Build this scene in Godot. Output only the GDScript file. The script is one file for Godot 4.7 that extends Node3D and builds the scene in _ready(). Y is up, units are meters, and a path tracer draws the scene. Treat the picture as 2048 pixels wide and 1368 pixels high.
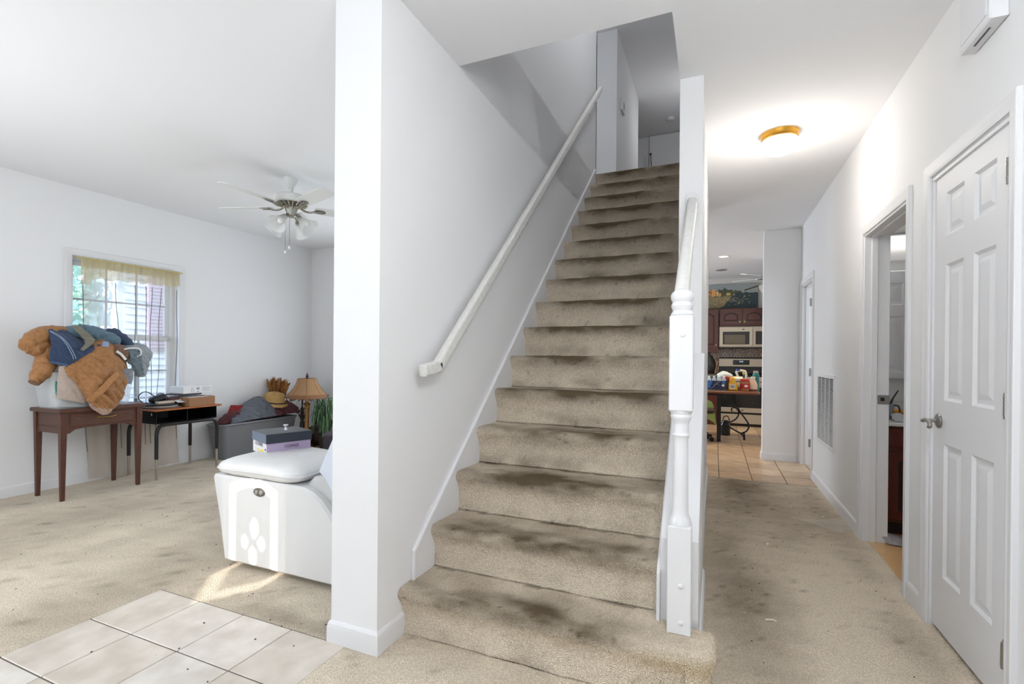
extends Node3D
# A stair hall seen from the front corner of the house: carpeted stairs, living room to one side, passage to a kitchen on the other.

const CEIL := 2.74      # downstairs ceiling
const UP := 3.248       # upstairs floor
const TOP := 5.66       # upstairs ceiling
const RISE := 0.203
const RUN := 0.2375

# ---------------------------------------------------------------- geometry collector
class Geo:
	var v := PackedVector3Array()
	var col: Callable          # Vector3 -> linear Color
	var uvf: Callable          # Vector3 -> Vector2
	func t(a: Vector3, b: Vector3, c: Vector3) -> void:   # counter-clockwise seen from outside
		v.append(a); v.append(c); v.append(b)
	func q(a: Vector3, b: Vector3, c: Vector3, d: Vector3) -> void:
		t(a, b, c); t(a, c, d)
	func add(o: Geo, x: Transform3D) -> void:
		for p in o.v: v.append(x * p)
	func box(c: Vector3, s: Vector3, r := 0.0, x := Transform3D()) -> Geo:
		var h := s * 0.5
		if r <= 0.0:
			var k := []
			for i in 8: k.append(x * (c + Vector3(h.x if i & 1 else -h.x, h.y if i & 2 else -h.y, h.z if i & 4 else -h.z)))
			q(k[4], k[5], k[7], k[6]); q(k[1], k[0], k[2], k[3]); q(k[5], k[1], k[3], k[7])
			q(k[0], k[4], k[6], k[2]); q(k[6], k[7], k[3], k[2]); q(k[0], k[1], k[5], k[4])
			return self
		r = minf(r, minf(h.x, minf(h.y, h.z)) * 0.95)
		# every corner has three points, one pushed out along each axis
		var P := func(i: int, a: int) -> Vector3:
			var sg := Vector3(1.0 if i & 1 else -1.0, 1.0 if i & 2 else -1.0, 1.0 if i & 4 else -1.0)
			var p := (h - Vector3.ONE * r) * sg
			p[a] = h[a] * sg[a]
			return x * (c + p)
		for f in [[4, 5, 7, 6, 2], [1, 0, 2, 3, 2], [5, 1, 3, 7, 0], [0, 4, 6, 2, 0], [6, 7, 3, 2, 1], [0, 1, 5, 4, 1]]:
			q(P.call(f[0], f[4]), P.call(f[1], f[4]), P.call(f[2], f[4]), P.call(f[3], f[4]))
		var mid: Vector3 = x * c
		for e in [[0, 1, 1, 2], [2, 3, 1, 2], [4, 5, 1, 2], [6, 7, 1, 2], [0, 2, 0, 2], [1, 3, 0, 2], [4, 6, 0, 2], [5, 7, 0, 2], [0, 4, 0, 1], [1, 5, 0, 1], [2, 6, 0, 1], [3, 7, 0, 1]]:
			out(P.call(e[0], e[2]), P.call(e[1], e[2]), P.call(e[1], e[3]), P.call(e[0], e[3]), mid)
		for i in 8:
			var a: Vector3 = P.call(i, 0)
			var b: Vector3 = P.call(i, 1)
			var d: Vector3 = P.call(i, 2)
			if (b - a).cross(d - a).dot(a - mid) > 0: t(a, b, d)
			else: t(a, d, b)
		return self
	func out(a: Vector3, b: Vector3, c: Vector3, d: Vector3, mid: Vector3) -> void:
		if (b - a).cross(c - a).dot((a + c) * 0.5 - mid) > 0: q(a, b, c, d)
		else: q(a, d, c, b)
	func lathe(prof: Array, n := 24, x := Transform3D(), a0 := 0.0, a1 := TAU) -> Geo:   # [radius, height] from bottom to top
		for k in n:
			var p0 := a0 + (a1 - a0) * k / n
			var p1 := a0 + (a1 - a0) * (k + 1) / n
			for i in prof.size() - 1:
				var r0: float = prof[i][0]
				var r1: float = prof[i + 1][0]
				var y0: float = prof[i][1]
				var y1: float = prof[i + 1][1]
				q(x * Vector3(r0 * cos(p1), y0, -r0 * sin(p1)) if false else x * Vector3(r0 * cos(p0), y0, -r0 * sin(p0)), x * Vector3(r0 * cos(p1), y0, -r0 * sin(p1)),
					x * Vector3(r1 * cos(p1), y1, -r1 * sin(p1)), x * Vector3(r1 * cos(p0), y1, -r1 * sin(p0)))
		return self
	func tube(p: Array, r, n := 8, flat := 1.0, cap := true) -> Geo:   # round bar along points; r a number or an array
		var rings := []
		var side := Vector3.ZERO
		for i in p.size():
			var d: Vector3 = (p[mini(i + 1, p.size() - 1)] - p[maxi(i - 1, 0)]).normalized()
			if side == Vector3.ZERO:
				side = d.cross(Vector3.UP)
				if side.length() < 0.1: side = d.cross(Vector3.RIGHT)
			side = (side - d * side.dot(d)).normalized()
			var up := side.cross(d)
			var rr: float = r[i] if r is Array else r
			var ring := []
			for k in n:
				var a := TAU * k / n
				ring.append(p[i] + side * cos(a) * rr + up * sin(a) * rr * flat)
			rings.append(ring)
		for i in rings.size() - 1:
			for k in n:
				var l := (k + 1) % n
				q(rings[i][k], rings[i + 1][k], rings[i + 1][l], rings[i][l])
		if cap:
			for k in n:
				var l := (k + 1) % n
				t(p[0], rings[0][k], rings[0][l])
				t(p[-1], rings[-1][l], rings[-1][k])
		return self
	func prism(poly: PackedVector2Array, d0: float, d1: float, x := Transform3D(), bev := 0.0) -> Geo:   # outline in x/y pulled along z
		if Geometry2D.is_polygon_clockwise(poly): poly.reverse()
		var lo := minf(d0, d1)
		var hi := maxf(d0, d1)
		var inner := poly
		if bev > 0.0:
			inner = PackedVector2Array()
			var n0 := poly.size()
			for i in n0:
				var e0 := (poly[i] - poly[(i + n0 - 1) % n0]).normalized()
				var e1 := (poly[(i + 1) % n0] - poly[i]).normalized()
				var m := (Vector2(-e0.y, e0.x) + Vector2(-e1.y, e1.x))
				m = m / maxf(0.4, m.length_squared()) * 2.0
				inner.append(poly[i] + m * bev)
		var idx := Geometry2D.triangulate_polygon(inner)
		for i in range(0, idx.size(), 3):
			var a := inner[idx[i]]
			var b := inner[idx[i + 1]]
			var c := inner[idx[i + 2]]
			if (b - a).cross(c - a) < 0:
				var w := b
				b = c
				c = w
			t(x * Vector3(a.x, a.y, hi), x * Vector3(b.x, b.y, hi), x * Vector3(c.x, c.y, hi))
			t(x * Vector3(a.x, a.y, lo), x * Vector3(c.x, c.y, lo), x * Vector3(b.x, b.y, lo))
		var n := poly.size()
		for i in n:
			var a := poly[i]
			var b := poly[(i + 1) % n]
			q(x * Vector3(a.x, a.y, lo + bev), x * Vector3(b.x, b.y, lo + bev), x * Vector3(b.x, b.y, hi - bev), x * Vector3(a.x, a.y, hi - bev))
			if bev > 0.0:
				var ia := inner[i]
				var ib := inner[(i + 1) % n]
				q(x * Vector3(a.x, a.y, hi - bev), x * Vector3(b.x, b.y, hi - bev), x * Vector3(ib.x, ib.y, hi), x * Vector3(ia.x, ia.y, hi))
				q(x * Vector3(ia.x, ia.y, lo), x * Vector3(ib.x, ib.y, lo), x * Vector3(b.x, b.y, lo + bev), x * Vector3(a.x, a.y, lo + bev))
		return self
	func grid(nu: int, nv: int, f: Callable) -> Geo:   # f(u, v) -> Vector3
		var P := PackedVector3Array()
		for j in nv + 1:
			for i in nu + 1: P.append(f.call(float(i) / nu, float(j) / nv))
		for j in nv:
			for i in nu:
				var a := j * (nu + 1) + i
				q(P[a], P[a + 1], P[a + nu + 2], P[a + nu + 1])
		return self
	func sheet(nu: int, nv: int, f: Callable, th: float) -> Geo:   # a grid with thickness and closed edges
		var P := PackedVector3Array()
		var Q := PackedVector3Array()
		var e := 0.004
		for j in nv + 1:
			for i in nu + 1:
				var u := float(i) / nu
				var w := float(j) / nv
				var p: Vector3 = f.call(u, w)
				var du: Vector3 = f.call(minf(u + e, 1), w) - f.call(maxf(u - e, 0), w)
				var dv: Vector3 = f.call(u, minf(w + e, 1)) - f.call(u, maxf(w - e, 0))
				var nn := du.cross(dv).normalized() * th * 0.5
				P.append(p + nn); Q.append(p - nn)
		var W := nu + 1
		for j in nv:
			for i in nu:
				var a := j * W + i
				q(P[a], P[a + 1], P[a + W + 1], P[a + W])
				q(Q[a], Q[a + W], Q[a + W + 1], Q[a + 1])
		for i in nu:
			q(Q[i], Q[i + 1], P[i + 1], P[i])
			var b := nv * W + i
			q(P[b], P[b + 1], Q[b + 1], Q[b])
		for j in nv:
			var a := j * W
			q(P[a], P[a + W], Q[a + W], Q[a])
			var b := a + nu
			q(Q[b], Q[b + W], P[b + W], P[b])
		return self
	func sweep(path: Array, prof: Array, nrm: Vector3, closed := false) -> Geo:
		# a moulding: prof = [across, out] points; across points to the left of travel seen from the tip of nrm
		var rings := []
		var n := path.size()
		for i in n:
			var d0: Vector3 = (path[i] - path[(i + n - 1) % n]).normalized()
			var d1: Vector3 = (path[(i + 1) % n] - path[i]).normalized()
			if not closed:
				if i == 0: d0 = d1
				if i == n - 1: d1 = d0
			var a0 := nrm.cross(d0)
			var a1 := nrm.cross(d1)
			var m := a0 + a1
			m = m / m.length_squared() * 2.0
			var ring := []
			for p in prof: ring.append(path[i] + m * p[0] + nrm * p[1])
			rings.append(ring)
		var last := n if closed else n - 1
		for i in last:
			var r0: Array = rings[i]
			var r1: Array = rings[(i + 1) % n]
			for k in prof.size():
				var l := (k + 1) % prof.size()
				q(r0[k], r1[k], r1[l], r0[l])
		if not closed:
			var c0 := Vector3.ZERO
			for p in rings[0]: c0 += p / prof.size()
			var c1 := Vector3.ZERO
			for p in rings[-1]: c1 += p / prof.size()
			for k in prof.size():
				var l := (k + 1) % prof.size()
				t(c0, rings[0][k], rings[0][l]); t(c1, rings[-1][l], rings[-1][k])
		return self
	func mesh(ang := 38.0) -> ArrayMesh:
		var n := v.size()
		var N := PackedVector3Array()
		N.resize(n)
		var fn := PackedVector3Array()
		fn.resize(n / 3)
		for f in n / 3:
			fn[f] = (v[f * 3 + 2] - v[f * 3]).cross(v[f * 3 + 1] - v[f * 3])
		if ang <= 0.0:
			for f in n / 3:
				var u := fn[f].normalized()
				N[f * 3] = u; N[f * 3 + 1] = u; N[f * 3 + 2] = u
		else:
			var near := {}
			for i in n:
				var key := Vector3i((v[i] * 20000.0).round())
				if near.has(key): near[key].append(i / 3)
				else: near[key] = PackedInt32Array([i / 3])
			var unit := PackedVector3Array()
			unit.resize(fn.size())
			for f in fn.size(): unit[f] = fn[f].normalized()
			var c := cos(deg_to_rad(ang))
			for i in n:
				var s := Vector3.ZERO
				var u := unit[i / 3]
				for f in near[Vector3i((v[i] * 20000.0).round())]:
					if unit[f].dot(u) > c: s += fn[f]
				N[i] = s.normalized() if s.length_squared() > 1e-24 else u
		var A := []
		A.resize(Mesh.ARRAY_MAX)
		A[Mesh.ARRAY_VERTEX] = v
		A[Mesh.ARRAY_NORMAL] = N
		if col.is_valid():
			var C := PackedColorArray()
			C.resize(n)
			for i in n: C[i] = col.call(v[i])
			A[Mesh.ARRAY_COLOR] = C
		if uvf.is_valid():
			var T := PackedVector2Array()
			T.resize(n)
			for i in n: T[i] = uvf.call(v[i])
			A[Mesh.ARRAY_TEX_UV] = T
		var m := ArrayMesh.new()
		m.add_surface_from_arrays(Mesh.PRIMITIVE_TRIANGLES, A)
		return m

# ---------------------------------------------------------------- naming and placing
var taken := {}
func numbered(called: String) -> String:
	taken[called] = taken.get(called, -1) + 1
	return called if taken[called] == 0 else "%s_%03d" % [called, taken[called]]
func tag(o: Node, label: String, category := "", group := "", kind := "") -> Node:
	if label: o.set_meta("label", label)
	if category: o.set_meta("category", category)
	if group: o.set_meta("group", group)
	if kind: o.set_meta("kind", kind)
	return o
func thing(called: String, label: String, category: String, at := Vector3.ZERO, turn := 0.0, group := "") -> Node3D:
	var o := Node3D.new()
	o.name = numbered(called)
	add_child(o)
	o.position = at
	o.rotation.y = turn
	tag(o, label, category, group)
	return o
func build(called: String, m: Mesh, mat: Material, parent: Node, at := Vector3.ZERO, rot := Vector3.ZERO) -> MeshInstance3D:
	var o := MeshInstance3D.new()
	o.name = called
	o.mesh = m
	o.material_override = mat
	o.position = at
	o.rotation = rot
	parent.add_child(o, true)
	return o
func solo(called: String, m: Mesh, mat: Material, label: String, category: String, at := Vector3.ZERO, rot := Vector3.ZERO, group := "") -> MeshInstance3D:
	var o := build(numbered(called), m, mat, self, at, rot)
	tag(o, label, category, group)
	return o
func struct(called: String, m: Mesh, mat: Material, label: String, category := "") -> MeshInstance3D:
	var o := build(numbered(called), m, mat, self)
	tag(o, label, category, "", "structure")
	return o
func frame(called: String, label: String, category: String, at := Vector3.ZERO) -> Node3D:   # a piece of the setting with parts
	var o := thing(called, label, category, at)
	o.set_meta("kind", "structure")
	return o
func smooth(pts: Array, n := 6) -> Array:      # a curve through the points
	var r := []
	for i in pts.size() - 1:
		var a = pts[maxi(i - 1, 0)]
		var d = pts[mini(i + 2, pts.size() - 1)]
		for k in n: r.append(pts[i].cubic_interpolate(pts[i + 1], a, d, float(k) / n))
	r.append(pts[-1])
	return r
func patch(rows: Array, u: float, w: float) -> Vector3:   # smooth surface through a net of points
	var line := []
	for r in rows:
		var x: float = u * (r.size() - 1)
		var i := mini(int(x), r.size() - 2)
		line.append(r[i].cubic_interpolate(r[i + 1], r[maxi(i - 1, 0)], r[mini(i + 2, r.size() - 1)], x - i))
	var y: float = w * (line.size() - 1)
	var j := mini(int(y), line.size() - 2)
	return line[j].cubic_interpolate(line[j + 1], line[maxi(j - 1, 0)], line[mini(j + 2, line.size() - 1)], y - j)
func rect(x0: float, y0: float, x1: float, y1: float) -> PackedVector2Array:
	return PackedVector2Array([Vector2(x0, y0), Vector2(x1, y0), Vector2(x1, y1), Vector2(x0, y1)])
func round_rect(x0: float, y0: float, x1: float, y1: float, r: float, n := 5) -> PackedVector2Array:
	var p := PackedVector2Array()
	for c in [[x1 - r, y0 + r, -PI / 2], [x1 - r, y1 - r, 0.0], [x0 + r, y1 - r, PI / 2], [x0 + r, y0 + r, PI]]:
		for i in n + 1:
			var a: float = c[2] + PI / 2 * i / n
			p.append(Vector2(c[0] + r * cos(a), c[1] + r * sin(a)))
	return p
func oval(cx: float, cy: float, rx: float, ry: float, n := 20) -> PackedVector2Array:
	var p := PackedVector2Array()
	for i in n: p.append(Vector2(cx + rx * cos(TAU * i / n), cy + ry * sin(TAU * i / n)))
	return p
func face_x(x: float) -> Transform3D:          # outline x -> world z, outline z -> world -x: a panel that looks towards -x
	return Transform3D(Basis(Vector3(0, 0, 1), Vector3(0, 1, 0), Vector3(-1, 0, 0)), Vector3(x, 0, 0))
func face_px(x: float) -> Transform3D:         # a panel that looks towards +x (outline x -> world -z)
	return Transform3D(Basis(Vector3(0, 0, -1), Vector3(0, 1, 0), Vector3(1, 0, 0)), Vector3(x, 0, 0))
func flat_y(y: float) -> Transform3D:          # outline in x/-z, pulled up
	return Transform3D(Basis(Vector3(1, 0, 0), Vector3(0, 0, -1), Vector3(0, 1, 0)), Vector3(0, y, 0))
func letters(s: String, size: float, depth := 0.002, serif := false) -> TextMesh:
	var t := TextMesh.new()
	var f := SystemFont.new()
	f.font_names = PackedStringArray(["Droid Serif" if serif else "Droid Sans"])
	t.font = f
	t.text = s
	t.font_size = 32
	t.pixel_size = size / 32.0
	t.depth = depth
	return t

# ---------------------------------------------------------------- materials
var mats := {}
func M(c: Color, rough := 0.6, metal := 0.0) -> StandardMaterial3D:
	var key := "%s %s %s" % [c, rough, metal]
	if not mats.has(key):
		var m := StandardMaterial3D.new()
		m.albedo_color = c
		m.roughness = rough
		m.metallic = metal
		mats[key] = m
	return mats[key]
func noise(freq: float, oct := 3, sd := 1, kind := FastNoiseLite.TYPE_SIMPLEX) -> FastNoiseLite:
	var n := FastNoiseLite.new()
	n.noise_type = kind
	n.frequency = freq
	n.seed = sd
	n.fractal_octaves = oct
	if oct <= 1: n.fractal_type = FastNoiseLite.FRACTAL_NONE
	return n
func ntex(freq: float, oct: int, c0: Color, c1: Color, sd := 1, size := 512, kind := FastNoiseLite.TYPE_SIMPLEX) -> NoiseTexture2D:
	var t := NoiseTexture2D.new()
	t.width = size
	t.height = size
	t.seamless = true
	t.generate_mipmaps = false
	t.noise = noise(freq, oct, sd, kind)
	var g := Gradient.new()
	g.set_color(0, c0)
	g.set_color(1, c1)
	t.color_ramp = g
	return t
func tri(m: StandardMaterial3D, scale: Vector3, world := true) -> StandardMaterial3D:
	m.uv1_triplanar = true
	m.uv1_world_triplanar = world
	m.uv1_scale = scale
	return m
func bumpy(m: StandardMaterial3D, t: Texture2D, cm: float) -> StandardMaterial3D:
	m.heightmap_enabled = true
	m.heightmap_texture = t
	m.heightmap_scale = cm
	return m
func fabric(c: Color, grain := 0.16, scale := 3.0, rough := 0.95, sd := 3) -> StandardMaterial3D:
	var m := StandardMaterial3D.new()
	m.albedo_texture = ntex(0.05, 4, c.darkened(grain), c.lightened(grain), sd, 256)
	m.roughness = rough
	m.rim_enabled = true
	m.rim = 0.2
	m.rim_tint = 0.7
	return tri(m, Vector3.ONE * scale)
func wood(c0: Color, c1: Color, along: int, scale := 2.5, rough := 0.35, sd := 7) -> StandardMaterial3D:
	var m := StandardMaterial3D.new()
	m.albedo_texture = ntex(0.03, 5, c0, c1, sd, 256)
	m.roughness = rough
	var s := Vector3.ONE * scale * 5.0
	s[along] = scale * 0.4
	return tri(m, s)

# ---------------------------------------------------------------- the setting
var white: StandardMaterial3D
var ceil_m: StandardMaterial3D
var trim_m: StandardMaterial3D
var carpet: StandardMaterial3D
var nickel: StandardMaterial3D
var n_big := noise(0.9, 4, 11)
var n_mid := noise(4.0, 3, 12)
var n_fine := noise(16.0, 2, 13)
var n_spot := noise(7.0, 1, 14)

func dirt_shade(d: float, warm := 0.0) -> Color:      # carpet tone for soil and painted shade, 0 clean, 1 worst; linear
	d = clampf(d, 0.0, 1.0)
	return Color(1, 1, 1).lerp(Color(0.175, 0.150, 0.118), d).lerp(Color(0.75, 0.66, 0.46), warm)

func floor_dirt_sun(p: Vector3) -> Color:
	var x := p.x
	var z := p.z
	var d := 0.09 + 0.26 * n_big.get_noise_2d(x, z * 0.6) + 0.09 * n_mid.get_noise_2d(x * 0.7, z * 1.3) + 0.06 * n_fine.get_noise_2d(x, z)
	if x > -1.3:
		# the passage: a worn path, and a sunlit streak before the closet painted as paler carpet
		d += 0.36 * exp(-pow((x - 0.10 - 0.05 * sin(z * 2.0)) / 0.26, 2.0)) * smoothstep(-1.3, -2.2, z)
		d += 0.30 * exp(-pow((x - 0.45) / 0.40, 2.0)) * smoothstep(-3.2, -4.6, z)
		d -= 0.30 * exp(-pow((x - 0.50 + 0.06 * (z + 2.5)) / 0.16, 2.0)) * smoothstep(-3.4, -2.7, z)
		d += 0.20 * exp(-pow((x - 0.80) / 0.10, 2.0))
	else:
		d += 0.10 * sin(z * 1.7 + x * 0.7 + 1.0) + 0.04
		d += 0.45 * exp(-pow((z + 1.64) / 0.06, 2.0)) * smoothstep(-2.2, -1.7, x)
	var s := n_spot.get_noise_2d(x * 1.7, z * 1.7)
	if s > 0.8: d += (s - 0.8) * 2.0
	return dirt_shade(d)

func stair_dirt_shade(p: Vector3) -> Color:
	var k := clampf((-p.z - 1.728) / RUN, 0.0, 15.99)      # how far up the flight
	var back := fposmod(-p.z - 1.728, RUN) / RUN            # 0 at the lip, 1 at the foot of the next riser
	var y := fposmod(p.y - 0.0045, RISE) / RISE
	var x := (p.x + 0.72) / 0.48
	var mid := exp(-x * x * x * x * 0.9)
	var up := k / 15.0
	var n := n_mid.get_noise_3d(p.x * 0.8, p.y * 1.6, p.z * 1.6)
	var b := n_big.get_noise_3d(p.x * 2.0, p.y * 2.5, p.z * 2.5)
	var f := n_fine.get_noise_3d(p.x, p.y, p.z)
	var tread := 1.0 if y > 0.96 else 0.0
	if tread > 0.5: back = clampf((-p.z - 1.7345 - RUN * (roundf(p.y / RISE) - 1.0)) / 0.27, 0.0, 1.0)
	var lip := tread * exp(-pow(back / 0.80, 2.0)) + (1.0 - tread) * exp(-pow((y - 1.0) / 0.27, 2.0))  # soiled lips; whole treads also painted darker than the front-lit risers
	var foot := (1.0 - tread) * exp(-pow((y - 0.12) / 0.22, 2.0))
	var d := 0.22 * up + 0.10 * mid * up  # upper steps painted darker for the weaker light up there
	d += lip * (0.14 + 0.86 * mid) * (0.90 + 0.6 * b + 0.40 * n)
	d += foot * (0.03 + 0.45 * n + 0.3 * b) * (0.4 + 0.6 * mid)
	d += 0.12 * b + 0.08 * n + 0.06 * f
	if p.y < 0.002 or (tread > 0.5 and back > 0.97): d += 0.42 + 0.3 * n  # thin dark line where tread and riser meet
	var s := n_spot.get_noise_3d(p.x * 3.4, p.y * 2.4, p.z * 2.4)
	if s > 0.78: d += (s - 0.78) * 1.6
	var w := 0.0
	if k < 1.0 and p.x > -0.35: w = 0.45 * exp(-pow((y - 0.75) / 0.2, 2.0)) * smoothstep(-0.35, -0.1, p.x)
	return dirt_shade(d, w)

func make_materials() -> void:
	white = M(Color(0.92, 0.92, 0.922), 0.75).duplicate()
	ceil_m = M(Color(0.93, 0.93, 0.935), 0.9).duplicate()
	trim_m = M(Color(0.895, 0.895, 0.90), 0.5)
	nickel = M(Color(0.62, 0.61, 0.59), 0.28, 0.9)
	# carpet: tufts drawn from two grains of noise
	var a := noise(0.16, 2, 5).get_seamless_image(512, 512).get_data()
	var b := noise(0.05, 3, 6).get_seamless_image(512, 512).get_data()
	var px := PackedByteArray()
	px.resize(512 * 512 * 3)
	var h := PackedByteArray()
	h.resize(512 * 512)
	for i in 512 * 512:
		var t := clampf(0.5 + (a[i] - 128) * 0.0050 + (b[i] - 128) * 0.0018, 0.0, 1.0)
		px[i * 3] = int(lerpf(206, 255, t))
		px[i * 3 + 1] = int(lerpf(190, 243, t))
		px[i * 3 + 2] = int(lerpf(166, 225, t))
		h[i] = a[i]
	carpet = StandardMaterial3D.new()
	carpet.albedo_texture = ImageTexture.create_from_image(Image.create_from_data(512, 512, false, Image.FORMAT_RGB8, px))
	carpet.vertex_color_use_as_albedo = true
	carpet.roughness = 1.0
	carpet.metallic_specular = 0.1
	bumpy(carpet, ImageTexture.create_from_image(Image.create_from_data(512, 512, false, Image.FORMAT_L8, h)), 0.6)

func floor_patch(x0: float, z0: float, x1: float, z1: float, cell: float) -> ArrayMesh:
	var g := Geo.new()
	g.col = floor_dirt_sun
	g.uvf = func(p): return Vector2(p.x, p.z) * 1.75
	g.grid(maxi(1, int((x1 - x0) / cell)), maxi(1, int((z1 - z0) / cell)), func(u, w): return Vector3(lerpf(x0, x1, u), 0.0, lerpf(z1, z0, w)))
	return g.mesh(0)

func make_floor() -> void:
	var f := frame("floor", "worn beige carpet floor of the hall and living room", "floor")
	build("carpet", floor_patch(-5.44, -5.36, -2.62, 1.5, 0.06), carpet, f)
	build("carpet", floor_patch(-2.62, -5.36, -1.41, -1.59, 0.04), carpet, f)
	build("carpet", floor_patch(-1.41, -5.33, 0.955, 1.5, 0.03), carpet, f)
	var under := Geo.new().box(Vector3(-1.5, -0.11, -4.4), Vector3(9.4, 0.2, 12.4))
	struct("floor", under.mesh(0), M(Color(0.45, 0.43, 0.4), 0.9), "concrete slab under the carpet and tiles", "floor")
	# foyer tiles, one foot square
	var grout := M(Color(0.42, 0.39, 0.36), 0.9)
	var ft := frame("floor", "pale beige square tiles of the entry floor beside the carpet", "floor")
	build("grout", Geo.new().box(Vector3(-2.015, -0.008, -0.045), Vector3(1.21, 0.012, 3.09)).mesh(0), grout, ft)
	var tones := []
	for k in 4:
		var m := M([Color(0.91, 0.89, 0.865), Color(0.89, 0.865, 0.83), Color(0.92, 0.91, 0.89), Color(0.88, 0.855, 0.825)][k], 0.32).duplicate() as StandardMaterial3D
		m.albedo_texture = ntex(0.02, 6, Color(0.885, 0.86, 0.825), Color(1, 0.99, 0.975), 31, 256)
		tones.append(tri(m, Vector3.ONE * 0.9))
	var tile := Geo.new().box(Vector3(0, -0.004, 0), Vector3(0.298, 0.012, 0.298), 0.002).mesh(0)
	var rng := RandomNumberGenerator.new()
	rng.seed = 4
	for i in 4:
		for j in 10:
			build("tile", tile, tones[rng.randi() % 4], ft, Vector3(-2.62 + 0.1525 + i * 0.3025, 0.0, -1.59 + 0.1525 + j * 0.304))
	# kitchen tiles
	var fk := frame("floor", "tan ceramic tiles of the kitchen floor with dark joints", "floor")
	build("grout", Geo.new().box(Vector3(-0.3, -0.009, -7.75), Vector3(5.8, 0.012, 4.84)).mesh(0), M(Color(0.20, 0.17, 0.14), 0.9), fk)
	var kt := []
	for k in 3:
		var m := M([Color(0.82, 0.71, 0.58), Color(0.78, 0.67, 0.55), Color(0.85, 0.74, 0.61)][k], 0.28).duplicate() as StandardMaterial3D
		m.albedo_texture = ntex(0.02, 4, Color(0.82, 0.78, 0.74), Color(1, 1, 1), 35, 256)
		kt.append(tri(m, Vector3(0.9, 0.9, 2.0)))
	var ktile := Geo.new().box(Vector3(0, -0.004, 0), Vector3(0.2985, 0.012, 0.2985), 0.002).mesh(0)
	for i in 9:
		for j in 16:
			build("tile", ktile, kt[rng.randi() % 3], fk, Vector3(0.05 - 0.61 - 0.1525 + i * 0.305, 0.0, -5.33 - 0.155 - j * 0.305))
	# upstairs carpet
	var g := Geo.new()
	g.col = func(_p): return dirt_shade(0.55)
	g.uvf = func(p): return Vector2(p.x, p.z - p.y) * 1.75
	g.box(Vector3(-0.9, UP - 0.014, -7.7), Vector3(4.4, 0.03, 4.78))
	struct("floor", g.mesh(0), carpet, "brown carpet of the upstairs landing", "floor")

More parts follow.
